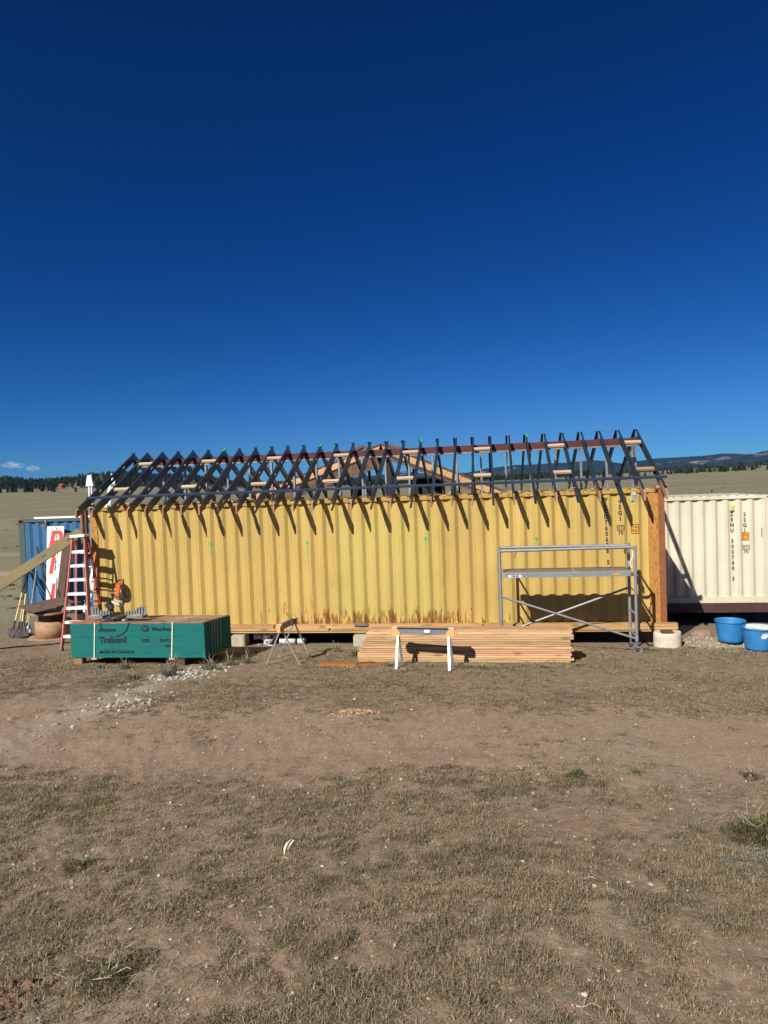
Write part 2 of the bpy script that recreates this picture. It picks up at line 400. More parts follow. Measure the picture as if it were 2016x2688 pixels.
# chalky spoil trail
ex = k.math('ADD', X, k.mr(n1, 0, 1, -.9, .9)); ey = k.mr(Y, -8.8, -5.6)
cx_ = k.math('ABSOLUTE', k.math('SUBTRACT', ex, k.mr(Y, -8, -2, 3.55, 3.75)))
ch = k.math('MULTIPLY', k.math('MULTIPLY', k.mr(cx_, .55, .15), ey), k.mr(Y, -2.0, -2.8)); ch = k.math('MULTIPLY', ch, k.mr(n5, .34, .52))
soil = k.mix(k.math('MULTIPLY', ch, .62), soil, (0.376, 0.350, 0.273))
mo = k.math('MULTIPLY', k.math('MULTIPLY', k.mr(X, 12.2, 12.6), k.mr(Y, -.9, -.5)), k.mr(Y, 1.2, .8)); soil = k.mix(k.math('MULTIPLY', mo, .6), soil, (0.282, 0.243, 0.171))
rp = k.math('MULTIPLY', k.mr(k.math('ABSOLUTE', k.math('SUBTRACT', X, 7.15)), .42, .25), k.mr(k.math('ABSOLUTE', k.math('ADD', Y, 6.0)), .2, .1)); soil = k.mix(k.math('MULTIPLY', rp, k.mr(n3, .4, .6)), soil, (0.359, 0.188, 0.111))
# far plain
dist = k.n('VectorMath', operation='DISTANCE'); k.l(P, dist.inputs[0]); dist.inputs[1].default_value = CAM; D = dist.outputs['Value']
f1 = k.noise(k.pos((.004, .02, 1)), 2.0, 7, .65); f2 = k.noise(k.pos((.05, .12, 1)), 1.0, 6, .7)
far = k.mix(k.mr(f1, .4, .6), (0.165, 0.146, 0.088), (0.205, 0.184, 0.116)); far = k.mix(k.mr(f2, .5, .72, 0, .55), far, (.118, .105, .070)); far = k.mix(k.mr(k.noise(k.pos((.3, .8, 1)), 1.0, 5, .7), .5, .7, 0, .5), far, (.12, .105, .072))
f3 = k.noise(k.pos((.01, .10, 1)), 1.3, 4, .6); far = k.mix(k.mr(f3, .62, .70, 0, .35), far, (0.256, 0.213, 0.128))
rd = k.math('MULTIPLY', k.mr(Y, 17.5, 18.3), k.mr(Y, 20.5, 19.7)); far = k.mix(k.math('MULTIPLY', rd, .8), far, (0.325, 0.273, 0.196))
rd2 = k.math('MULTIPLY', k.mr(Y, 29, 30), k.mr(Y, 34, 32)); far = k.mix(k.math('MULTIPLY', rd2, .5), far, (0.282, 0.239, 0.171))
colr = k.mix(k.mr(D, 17, 26), soil, far)
k.set(colr, .95, 0, .15)
hb = k.math('ADD', k.math('MULTIPLY', n3, .6), k.math('MULTIPLY', n4, .35)); hb = k.math('ADD', hb, k.math('MULTIPLY', n5, .6)); k.bump(hb, .55, .03)
MT['soil'] = k.m
g_ = link('ground', me, MT['soil']); g_['kind'] = 'structure'

# mountains
ridge = [(-400, 1262), (0, 1262), (640, 1262), (900, 1252), (1000, 1242), (1035, 1238), (1065, 1234), (1109, 1243), (1157, 1247), (1231, 1244), (1258, 1238), (1281, 1230), (1315, 1228), (1356, 1223), (1400, 1221), (1467, 1216), (1511, 1219), (1563, 1211), (1608, 1215), (1640, 1218), (1675, 1210), (1723, 1203), (1790, 1199), (1846, 1197), (1901, 1192), (1940, 1193), (1979, 1195), (2016, 1188), (2200, 1180), (2500, 1200), (2900, 1225)]
rx = [az_of(p) for p, _ in ridge]; rh = [(1282-.037*(p-1008)-yv)/1800 for p, yv in ridge]
NA = 520; NR = 46; V = []
for j in range(NR):
    t = j/(NR-1); R0 = 5200+t*3600
    for i in range(NA):
        a = -1.25+i*(2.3/(NA-1)); el = float(np.interp(a, rx, rh))
        x = CAM.x+R0*math.sin(a); y = CAM.y+R0*math.cos(a)
        prof = sstep(0, .62, t)
        if t > .62: prof = 1-.5*(t-.62)/.38
        H = 3.2+el*R0*prof
        nn = mnoise.fractal((x*.0011, y*.0011, 0), 1.0, 2.1, 5)
        H += nn*95*min(1, t*2)*(1-sstep(.40, .58, t)*.97) - 40*(1-min(1, t*3)) - 28*sstep(.5, .62, t)
        V.append((x, y, H))
F = [(j*NA+i, j*NA+i+1, (j+1)*NA+i+1, (j+1)*NA+i) for j in range(NR-1) for i in range(NA-1)]
me = bpy.data.meshes.new('mountains'); me.from_pydata(V, [], F); me.polygons.foreach_set('use_smooth', [True]*len(F))
k = N('forested_mountain'); a = k.noise(k.pos(), .0016, 7, .6); b = k.noise(k.pos((1, 1, 1)), .012, 5, .7)
c = k.mix(k.mr(b, .35, .65), (.010, .014, .018), (.024, .030, .032)); 
rk = k.math('MULTIPLY', k.mr(a, .53, .58), k.mr(k.noise(k.pos((1, 1, 1.5)), .005, 5, .7), .50, .56)); c = k.mix(k.math('MULTIPLY', rk, .85), c, (.24, .20, .17)); k.set(c, .95, 0, .1); k.bump(b, .8, 30)
mo_ = link('mountains', me, k.m); mo_['kind'] = 'structure'

# ------------------------------------------------------------------ containers
PITCHC = .278
def prof_y(x, x0):
    t = (x-x0) % PITCHC
    if t < .072: return .012
    if t < .141: return .012+(t-.072)/.069*.045
    if t < .209: return .057
    return .057-(t-.209)/.069*.045
def corr_panel(L0, L1, z0, z1, sy, th=.004):
    xs = [L0]; x = L0
    brk = [.072, .141, .209, .278]
    while x < L1-1e-6:
        for b in brk:
            if x+b < L1: xs.append(x+b)
        x += PITCHC
    xs.append(L1); m = MB(); V = []
    zs = np.linspace(z0, z1, 6)
    for z in zs:
        for q in xs: V.append((q, sy*prof_y(q, L0), z))
    n = len(xs); F = [(j*n+i, j*n+i+1, (j+1)*n+i+1, (j+1)*n+i) for j in range(5) for i in range(n-1)]
    m.add(V, F); V2 = [(a, b+sy*th, c) for a, b, c in V]; m.add(V2, [q[::-1] for q in F])
    return m
def casting(parent, x, y, z, m):
    """corner casting with an oval hole in the long face"""
    bm = bmesh.new(); w, d, h = .178, .162, .118
    bmesh.ops.create_cube(bm, size=1, matrix=Matrix.Translation((0, 0, 0)) @ Matrix.Diagonal((w, d, h, 1)))
    bmesh.ops.bevel(bm, geom=bm.edges[:], offset=.006, segments=1, affect='EDGES')
    fr = min(bm.faces, key=lambda q: q.calc_center_median().y)
    r_ = bmesh.ops.inset_individual(bm, faces=[fr], thickness=.033); fr.select = True
    r_ = bmesh.ops.extrude_face_region(bm, geom=[fr])
    bmesh.ops.translate(bm, vec=(0, .05, 0), verts=[e for e in r_['geom'] if isinstance(e, bmesh.types.BMVert)])
    bmesh.ops.delete(bm, geom=[fr], context='FACES')
    me = bpy.data.meshes.new('corner_casting'); bm.to_mesh(me); bm.free()
    return link('corner_casting', me, m, parent, (x, y, z))
def container(name, label, X0, Y0, Z0, L, Wd, H, mp, mrail, mpost, mcast, mstrip=None):
    t = thing(name, label, 'shipping container', (X0, Y0, Z0))
    pw = .178
    corr_panel(pw+.06, L-pw-.06, .13, H-.06, 1).build('side_panel', mp, t, (0, .012, 0))
    corr_panel(pw+.06, L-pw-.06, .13, H-.06, -1).build('side_panel', mp, t, (0, Wd-.012, 0))
    for x, sg in ((.012, 1), (L-.012, -1)):
        o = corr_panel(pw, Wd-pw, .13, H-.06, 1).build('end_panel', mp, t, (x, Wd if sg > 0 else 0, 0)); o.rotation_euler[2] = -math.pi/2*sg
    MB().box((.03, .03, H-.03), (L-.03, Wd-.03, H-.012)).build('roof_panel', mp, t)
    # roof corrugation crests seen along the edge
    c = MB(); x = .3
    while x < L-.35:
        c.box((x, .05, H-.012), (x+.13, Wd-.05, H+.012)); x += .209
    o = c.build('roof_crest', mp, t); o['kind'] = 'stuff'
    for y in (0, Wd-.06): MB().box((pw, y, H-.075), (L-pw, y+.06, H-.006)).build('top_rail', mrail, t)
    for y in (.004, Wd-.064): MB().box((pw, y, 0.01), (L-pw, y+.06, .155)).build('bottom_rail', mrail, t)
    for x in (.004, L-.064):
        MB().box((x, pw, H-.075), (x+.06, Wd-pw, H-.006)).build('end_rail', mrail, t)
        MB().box((x, pw, .01), (x+.06, Wd-pw, .155)).build('end_rail', mrail, t)
    for x in (0, L-pw):
        for y in (.003, Wd-.165):
            MB().box((x+.004, y, .118), (x+pw-.004, y+.160, H-.118)).build('corner_post', mpost, t)
            for z in (.059, H-.059): casting(t, x+pw/2, y+.079, z, mcast)
    # inner stile next to each post
    for x in (pw, L-pw-.062):
        MB().box((x, .018, .14), (x+.062, .05, H-.07)).build('stile', mp, t)
    return t

yc = container('yellow_container', 'long yellow corrugated shipping container with rusty posts under the open roof frame', 0, 0, .25, 12.192, 2.438, 2.79,
               MT['yellow'], MT['yellow_rail'], MT['post_rust'], MT['casting'])
# the wide rusted door post and its smooth outer strip at the right hand end
MB().box((11.885, -.006, .13), (12.075, .03, 2.69)).build('post_plate', MT['post_rust'], yc)
MB().box((12.078, -.022, .02), (12.188, .02, 2.775)).build('post_strip', MT['post_strip'], yc)
wc = container('cream_container', 'cream white shipping container set back to the right of the yellow one', 9.40, 3.40, .165, 6.058, 2.438, 2.585,
               MT['white'], MT['white'], MT['white'], MT['white'])
bc = container('blue_container', 'weathered blue shipping container behind the tools at the left', -3.97, 2.92, .12, 6.058, 2.438, 2.62,
               MT['blue'], MT['blue_worn'], MT['teal_worn'], MT['casting'])

# container markings, laid onto the corrugations
def conform(me, x_off, z_off, X0, Y0, Lpan0, th=.0025):
    """move a flat marking mesh (x,z in metres) onto the corrugated side that starts at X0+Lpan0"""
    bm = bmesh.new(); bm.from_mesh(me)
    bmesh.ops.translate(bm, vec=(x_off, 0, z_off), verts=bm.verts)
    xs = [v.co.x for v in bm.verts]; lo, hi = min(xs), max(xs); x = X0+Lpan0
    while x < hi:
        for b in (.072, .141, .209, .278):
            if lo < x+b < hi: bmesh.ops.bisect_plane(bm, geom=bm.verts[:]+bm.edges[:]+bm.faces[:], plane_co=(x+b, 0, 0), plane_no=(1, 0, 0))
        x += PITCHC
    for v in bm.verts: v.co.y = Y0+.012+prof_y(v.co.x, X0+Lpan0)-th
    bm.to_mesh(me); bm.free(); return me
def text_mesh(s, size, sx=1.0, bold=0.0, align='CENTER'):
    cu = bpy.data.curves.new('txt', 'FONT'); cu.body = s; cu.size = size; cu.align_x = align; cu.align_y = 'CENTER'; cu.offset = bold; cu.resolution_u = 3
    o = bpy.data.objects.new('txt', cu); COL.objects.link(o)
    dg = bpy.context.evaluated_depsgraph_get(); me = bpy.data.meshes.new_from_object(o.evaluated_get(dg))
    bpy.data.objects.remove(o)
    for v in me.vertices: v.co = (v.co.x*sx, 0, v.co.y)
    me.materials.clear()
    return me
def flat(polys):
    me = bpy.data.meshes.new('marking'); V = []; F = []
    for p in polys:
        n = len(V); V += [(a, 0, b) for a, b in p]; F.append(tuple(range(n, n+len(p))))
    me.from_pydata(V, [], F); return me
def rectp(x0, z0, x1, z1): return [(x0, z0), (x1, z0), (x1, z1), (x0, z1)]
def frame_polys(w, h, t): return [rectp(-w/2, -h/2, w/2, -h/2+t), rectp(-w/2, h/2-t, w/2, h/2), rectp(-w/2, -h/2+t, -w/2+t, h/2-t), rectp(w/2-t, -h/2+t, w/2, h/2-t)]
def mark(parent, me, m, x, z, X0, Y0, name='marking', th=.0025):
    conform(me, x, z, X0, Y0, .238, th)
    o = link(name, me, m, parent); o.location = -Vector(parent.location); return o
def codes(parent, X0, Y0, col1, z1, step, txt1, col2, z2, txt2, size, lean=0):
    z = z1; i = 0
    for chx in txt1:
        if chx != ' ': mark(parent, text_mesh(chx, size, .80, .006), MT['ink'], col1+lean*i, z, X0, Y0, 'serial_character')
        z -= step; i += 1
    z = z2
    for chx in txt2: mark(parent, text_mesh(chx, size, .80, .006), MT['ink'], col2, z, X0, Y0, 'size_type_character'); z -= step
def ic_box(parent, X0, Y0, x, z, s=1.):
    mark(parent, flat(frame_polys(.135*s, .105*s, .012)+[rectp(-.028*s, -.05*s, -.018*s, .05*s)]), MT['ink'], x, z, X0, Y0, 'tare_mark')
    mark(parent, text_mesh('I', .08*s, .7, .002), MT['ink'], x-.045*s, z, X0, Y0, 'tare_mark')
    mark(parent, text_mesh('C', .08*s, 1.0, .002), MT['ink'], x+.022*s, z, X0, Y0, 'tare_mark')
    mark(parent, text_mesh('70', .105*s, .95, .002), MT['ink'], x, z-.105*s, X0, Y0, 'tare_mark')
def height_sticker(parent, X0, Y0, x, z, a, b, s=1., red=False):
    mark(parent, flat([rectp(-.062*s, -.09*s, .062*s, .09*s)]), MT['sticker'], x, z, X0, Y0, 'height_sticker', .002)
    mark(parent, flat(frame_polys(.138*s, .19*s, .012)), MT['ink'], x, z, X0, Y0, 'sticker_border', .004)
    mark(parent, text_mesh(a, .068*s, .8, .001), MT['ink'], x, z+.038*s, X0, Y0, 'sticker_text', .005)
    mark(parent, text_mesh(b, .082*s, .85, .001), MT['red_sign'] if red else MT['ink'], x, z-.042*s, X0, Y0, 'sticker_text', .005)
codes(yc, 0, 0, 11.075, 2.845, .1135, 'WSCU 765678 5'.replace(' ', '', 1), 11.36, 2.80, '45G1', .118, .003)
ic_box(yc, 0, 0, 11.365, 2.28); height_sticker(yc, 0, 0, 11.64, 2.25, '2.9m', '9\'6"')
codes(wc, 9.40, 3.40, 14.545, 2.30, .130, 'ZENU 303760 5', 14.835, 2.29, '22G1', .128, .001)
height_sticker(wc, 9.40, 3.40, 14.84, 1.765, '2.6m', '8\'6"', 1.05, True); ic_box(wc, 9.40, 3.40, 14.85, 1.50, 1.05)
mark(wc, flat([rectp(-.03, -.1, -.014, .1), rectp(.014, -.1, .03, .1)]), MT['ink'], 15.22, 1.85, 9.40, 3.40)
def vent(parent, x, y, z, w, h, m1, m2):
    v = MB().box((x-w/2-.02, y-.006, z-h/2-.02), (x+w/2+.02, y, z+h/2+.02)).build('vent', m1, parent)
    MB().hexa([(x-w/2, y-.012, z-h/2), (x+w/2, y-.012, z-h/2), (x+w/2, y-.006, z-h/2), (x-w/2, y-.006, z-h/2), (x-w/2, y-.045, z+h/2*.3), (x+w/2, y-.045, z+h/2*.3), (x+w/2, y-.006, z+h/2), (x-w/2, y-.006, z+h/2)]).build('vent_hood', m2, v)
MT['vent'] = plain('vent_grey_green', (.33, .34, .25), .6); MT['vent_y'] = plain('vent_cream_yellow', (.62, .52, .20), .6)
vent(yc, 11.62, .016, 2.66, .07, .16, MT['vent'], MT['vent']); vent(wc, 14.545-9.40, .016, 2.33, .07, .15, MT['vent_y'], MT['vent_y'])
for (x, z0, z1) in ((2.80, 1.92, 2.18), (4.95, 1.86, 2.16), (7.48, 1.86, 2.18), (9.72, 1.80, 2.12)):   # green spray lines
    P_ = [(-.035, z1), (.0, z1-.06), (.0, z0), (.012, z0), (.014, z1-.07), (.04, z1-.02), (.01, z1+.03)]
    mark(yc, flat([[(a, b) for a, b in P_][::-1]]), MT['green_spray'], x, 0, 0, 0, 'spray_mark')
MT['pencil'] = plain('pencil_scrawl', (.14, .09, .03), .9)
for ch_, x_, z_ in (('3', 8.95, 1.80), ('3', 9.03, 1.83), ('2', 9.13, 1.835), ('x', 9.21, 1.85), ('7', 9.29, 1.86), ('7', 9.36, 1.87), ('3', 9.44, 1.875)):
    mark(yc, text_mesh(ch_, .095, .8, -.0022), MT['pencil'], x_, z_, 0, 0, 'pencil_digit')

# steel beam under the cream container
MB().box((0, 0, 0), (5.9, .10, .215)).build('steel_beam', MT['dark_brown_steel'], None, (9.46, 3.37, -.052))
setp(bpy.data.objects['steel_beam'], 'dark red-brown steel beam carrying the cream container', 'beam')
# black boards added behind the crawl space so the gaps stay dark
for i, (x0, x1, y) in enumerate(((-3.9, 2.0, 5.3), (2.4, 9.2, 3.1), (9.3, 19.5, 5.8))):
    o = MB().box((0, 0, -.75), (x1-x0, .03, .16 if i != 1 else .3)).build('blackout_board', MT['black'], None, (x0, y, 0))
    setp(o, ('added black board keeping the gap under the blue container dark', 'added black board keeping the gap under the yellow container dark', 'added black board keeping the gap under the cream container dark')[i], 'blackout board')
# row of plain containers behind carrying the far eave
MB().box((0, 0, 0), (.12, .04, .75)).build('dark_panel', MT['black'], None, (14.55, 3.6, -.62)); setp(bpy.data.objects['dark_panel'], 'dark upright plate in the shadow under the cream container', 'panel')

# ------------------------------------------------------------------ steel roof frame on the yellow container
RX0, RS = .036, .4032
YR, ZR, SLP, YT, DV = 2.01, 4.35, .523, -.57, .180
def ztop(y): return ZR-SLP*abs(YR-y)
rf = thing('roof_frame', 'dark steel stud gable roof frame standing on the yellow container', 'roof frame', (0, 0, 3.04))
def leg_mesh(ya, yb, name):
    """C section stud: plumb cut ends, web with punched holes"""
    m = MB(); n = 5; sgn = 1 if yb > ya else -1
    def piece(y0, y1, w0, w1, x0, x1):
        a, b = ztop(y0)-3.04, ztop(y1)-3.04
        m.hexa([(x0, y0, a-w1), (x1, y0, a-w1), (x1, y1, b-w1), (x0, y1, b-w1), (x0, y0, a-w0), (x1, y0, a-w0), (x1, y1, b-w0), (x0, y1, b-w0)])
    lo, hi = min(ya, yb), max(ya, yb); cur = lo; y = lo+.32
    while y < hi-.15:
        piece(cur, y-.045, .002, DV-.002, -.002, 0); piece(y-.045, y+.045, .002, .058, -.002, 0); piece(y-.045, y+.045, .102, DV-.002, -.002, 0)
        cur = y+.045; y += .53
    piece(cur, hi, .002, DV-.002, -.002, 0)
    piece(lo, hi, 0, .002, -.042, 0); piece(lo, hi, DV-.002, DV, -.042, 0)
    piece(lo, hi, .002, .014, -.042, -.040); piece(lo, hi, DV-.014, DV-.002, -.042, -.040)
    return m.mesh(name)
front_full = leg_mesh(YT, YR-.001, 'rafter'); front_short = leg_mesh(YT+.10, YR-.001, 'rafter'); back_leg = leg_mesh(YR+.001, 4.25, 'rafter')
tm = MB(); a, b = ztop(YT)-3.04, ztop(-.05)-3.04
tm.hexa([(-.038, YT, a-DV+.003), (-.004, YT, a-DV+.003), (-.004, -.05, b-DV+.003), (-.038, -.05, b-DV+.003), (-.038, YT, a-.02), (-.004, YT, a-.02), (-.004, -.05, b-.02), (-.038, -.05, b-.02)])
tail_me = tm.mesh('tail_block')
gm_ = MB().hexa([(-.045, YR-.12, ztop(YR-.12)-3.037), (.004, YR-.12, ztop(YR-.12)-3.037), (.004, YR, ZR-3.037), (-.045, YR, ZR-3.037),
                 (-.045, YR-.12, ztop(YR-.12)-3.031), (.004, YR-.12, ztop(YR-.12)-3.031), (.004, YR, ZR-3.031), (-.045, YR, ZR-3.031)])
gm_.box((-.045, YR-.10, 1.20), (-.043, YR, 1.29)); green_me = gm_.mesh('green_tip')
metal_tails = {2, 8, 10, 14, 16, 18, 22, 24, 26, 28}
for i in range(31):
    x = RX0+RS*i if i else .10-.04
    x += random.uniform(-.006, .006)
    o = link('rafter', front_full if i in metal_tails else front_short, MT['galv'], rf, (x, 0, 0)); o.rotation_euler[2] = random.uniform(-.006, .006)
    o = link('rafter', back_leg, MT['galv'], rf, (x-.045, 0, 0)); o.rotation_euler[2] = random.uniform(-.004, .004)
    zc = ztop(-.1)-3.04; MB().box((-.032, -.125, zc+.031), (-.010, -.085, zc+.034)).build('fixing_plate', MT['galv2'], rf, (x, 0, 0))
    if i not in metal_tails: link('tail_block', tail_me, MT['end_wood'], rf, (x, 0, 0))
    if i in (6, 12, 18, 24): link('green_tip', green_me, MT['green_spray'], rf, (x, 0, 0))
# blocking between rafters
def block(i, yc_, m):
    x0 = RX0+RS*i+.003; x1 = RX0+RS*(i+1)-.045; z = ztop(yc_)-3.04
    d = Vector((0, 1, SLP)).normalized(); nrm = Vector((0, -SLP, 1)).normalized()
    c0 = Vector((x0, yc_, z))-nrm*.012; pts = []
    for off in (-nrm*.038, Vector((0, 0, 0))):
        for xx, s_ in ((x0, -1), (x1, -1), (x1, 1), (x0, 1)): pts.append(Vector((xx, c0.y, c0.z))+off+d*.045*s_)
    MB().hexa([pts[0], pts[1], pts[2], pts[3], pts[4], pts[5], pts[6], pts[7]]).build('blocking', m, rf)
for i in range(1, 30, 4):
    block(i, 1.47, MT['lumber_pale']); block(i, .31, MT['lumber'] if i == 29 else MT['lumber_pale'])
# ridge beam (two plies) and its steel track, posts under it
MB().box((.05, YR-.075, .965), (12.15, YR-.035, 1.055)).build('ridge_beam', MT['redbeam'], rf)
MB().box((.05, YR-.06, 1.055), (12.15, YR-.02, 1.115)).build('ridge_beam', MT['redbeam'], rf)
MB().box((.05, YR-.085, .93), (12.15, YR+.02, .963)).build('ridge_track', MT['galv2'], rf)
pm = MB(); pm.box((-.002, -.045, 0), (0, .045, .93)); pm.box((-.040, -.045, 0), (-.002, -.043, .93)); pm.box((-.040, .043, 0), (-.002, .045, .93)); pmesh = pm.mesh('ridge_post')
for kx in range(22):
    if kx == 0: continue
    link('ridge_post', pmesh, MT['galv2'], rf, (.42+.559*kx-.14, YR-.03, 0))
    if kx in (10, 21): link('ridge_post', pmesh, MT['galv2'], rf, (.42+.559*kx-.08, YR-.03, 0))
MB().box((-.041, -.048, .62), (.001, -.044, .68)).build('pink_tag', plain('pink_tag', (.7, .05, .12), .6), rf, (11.52, YR-.03, 0))
# long steel channel laid across the rafters near the eave
zb = ztop(-.1)-3.04; d = Vector((0, 1, SLP)).normalized(); nrm = Vector((0, -SLP, 1)).normalized()
ch = MB(); 
for (xa, xb) in ((.02, 4.1), (4.105, 8.2), (8.205, 12.22)):
    o = Vector((0, -.1, zb)); q = []
    for off in (nrm*.003, nrm*.030):
        for xx, s_ in ((xa, -1), (xb, -1), (xb, 1), (xa, 1)): q.append(Vector((xx, o.y, o.z))+off+d*.038*s_)
    MB().hexa([q[0], q[1], q[2], q[3], q[4], q[5], q[6], q[7]]).build('eave_channel', MT['bluestrap'], rf)
# shims on top of the container rail
for i in range(31):
    x = RX0+RS*i
    if i % 3 != 1:
        w = random.uniform(.12, .26); z0 = .014; a = random.uniform(-.05, .05)
        MB().box((x-w/2+a, .0+random.uniform(-.02, .02), z0), (x+w/2+a, .09, z0+.034)).build('shim', MT['lumber'], rf)
        if random.random() < .4: MB().box((x-.06+a, -.03, z0+.036), (x+.09+a, .06, z0+.062)).build('shim', MT['lumber'], rf)

# ------------------------------------------------------------------ wooden cross gable behind
cg = thing('cross_gable_roof', 'wooden I-joist gable roof rising behind the steel frame', 'roof frame', (5.84, 5.0, 2.7))
A_ = Vector((0, 0, 1.79)); Lf = Vector((-4.5, 0, .30)); Rf = Vector((3.75, 0, .18))
def ijoist(a, b, y, parent):
    d = (b-a).normalized(); n = Vector((-d.z, 0, d.x)); n = n if n.z > 0 else -n
    def strip(t0, t1, ya, yb, m, name, par, s0=0, s1=1):
        p = a+d*((b-a).length*s0); q_ = a+d*((b-a).length*s1)
        return MB().hexa([p-n*t1+Vector((0, ya, 0)), q_-n*t1+Vector((0, ya, 0)), q_-n*t1+Vector((0, yb, 0)), p-n*t1+Vector((0, yb, 0)),
                          p-n*t0+Vector((0, ya, 0)), q_-n*t0+Vector((0, ya, 0)), q_-n*t0+Vector((0, yb, 0)), p-n*t0+Vector((0, yb, 0))]).build(name, m, par)
    web = strip(.036, .205, y+.012, y+.03, MT['joist'], 'joist', parent)
    strip(0, .034, y-.008, y+.05, MT['joist_dark'], 'joist_flange', web); strip(.207, .24, y-.008, y+.05, MT['joist_dark'], 'joist_flange', web)
    for s_ in np.arange(.06, .98, .105): strip(.038, .203, y-.005, y+.011, MT['joist'], 'web_stiffener', web, s_, s_+.012)
    return web
for kx in range(7):
    ijoist(A_, Lf, kx*.62, cg); ijoist(A_, Rf, kx*.62, cg)
for e, t1_ in ((Lf, .60), (Rf, .34)):      # dark boards added; their tone stands in for shaded undersides of joists behind
    d = (e-A_).normalized(); n = Vector((-d.z, 0, d.x)); n = n if n.z > 0 else -n; p = A_+d*.25; q_ = e
    MB().hexa([p-n*t1_+Vector((0, .02, 0)), q_-n*t1_*.9+Vector((0, .02, 0)), q_-n*t1_*.9+Vector((0, .09, 0)), p-n*t1_+Vector((0, .09, 0)), p-n*.243+Vector((0, .02, 0)), q_-n*.243+Vector((0, .02, 0)), q_-n*.243+Vector((0, .09, 0)), p-n*.243+Vector((0, .09, 0))]).build('underside_shade', MT['deck_dark'], cg)
for e, nm in ((Lf, 'left'), (Rf, 'right')):
    d = (e-A_).normalized(); n = Vector((-d.z, 0, d.x)); n = n if n.z > 0 else -n
    for s0, s1 in ((0, .33), (.335, .66), (.665, 1.)):
        p = A_+d*((e-A_).length*s0)+n*.004; q_ = A_+d*((e-A_).length*s1)+n*.004
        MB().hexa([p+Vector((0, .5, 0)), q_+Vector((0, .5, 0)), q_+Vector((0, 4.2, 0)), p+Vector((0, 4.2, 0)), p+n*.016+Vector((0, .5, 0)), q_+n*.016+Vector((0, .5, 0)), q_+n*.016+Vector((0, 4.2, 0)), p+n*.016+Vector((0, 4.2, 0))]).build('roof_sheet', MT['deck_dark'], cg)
for pts_ in (((-1.12, 1.58), (-.66, 1.79), (-.40, 1.66)), ((-.02, 1.72), (.10, 1.79), (.72, 1.60))):
    for a_, b_ in zip(pts_[:-1], pts_[1:]): MB().bar((a_[0], .9, a_[1]), (b_[0], .9, b_[1]), .35, .07).build('ridge_board', MT['deck_dark'], cg)
for x, y, w in ((.13, .3, .20), (-.42, .3, .06), (.86, .35, .07), (-1.2, 1.5, .05), (2.0, .4, .06), (3.0, .4, .06)):
    top = A_.z+((Lf.z-A_.z)/4.5*abs(x) if x < 0 else (Rf.z-A_.z)/3.75*x)-.26
    MB().box((x-w/2, y, 0), (x+w/2, y+.1, top)).build('post', MT['black'], cg)
for k_, (x0, x1, y, z1, lab) in enumerate(((4.95, 5.35, 5.6, 3.42, 'black crate left of the middle post, behind the ridge posts'), (6.6, 7.45, 5.7, 3.47, 'wide black crate right of the middle post, behind the ridge posts'))):
    b_ = thing('storage_crate', lab, 'crate', (x0, y, 2.7), 'black crates stored behind the roof frame')
    MB().box((0, 0, 0), (x1-x0, .5, z1-2.74)).build('body', MT['black'], b_); MB().box((-.015, -.015, z1-2.738), (x1-x0+.015, .515, z1-2.70)).build('lid', MT['black'], b_)

# timber at the left hand corner of the yellow container
ct = thing('corner_timber', 'upright timbers standing against the left corner of the yellow container', 'timber', (-.12, -.06, 0))
MB().box((-.05, -.03, 0), (-.012, .06, 3.0)).build('board', MT['lumber_v'], ct); MB().box((-.008, -.06, 0), (.030, .03, 3.06)).build('board', MT['brown_old'], ct)
MB().box((.034, -.03, 1.9), (.09, .05, 3.0)).build('board', MT['brown_old'], ct)

# ------------------------------------------------------------------ sill boards along the foot of the yellow container
sb = thing('sill_beam', 'long stacked fir boards running along the foot of the yellow container', 'lumber', (0, -.16, .245))
zl = [0, .052, .104, .150]
for layer, (z0, z1, yo, cuts) in enumerate(((0, .044, .03, (0.0, 3.1, 7.2, 12.25)), (.046, .092, .0, (0.0, 5.4, 9.1, 12.36)), (.094, .160, .012, (0.0, 4.2, 8.6, 12.36)))):
    for a, b in zip(cuts[:-1], cuts[1:]):
        MB().box((a+.03+random.uniform(0, .02), yo+random.uniform(0, .008), z0), (b-.004, .145, z1)).build('board', MT['lumber'], sb)
MB().box((5.95, -.03, .155), (6.24, .10, .178)).build('metal_plate', MT['galv2'], sb)
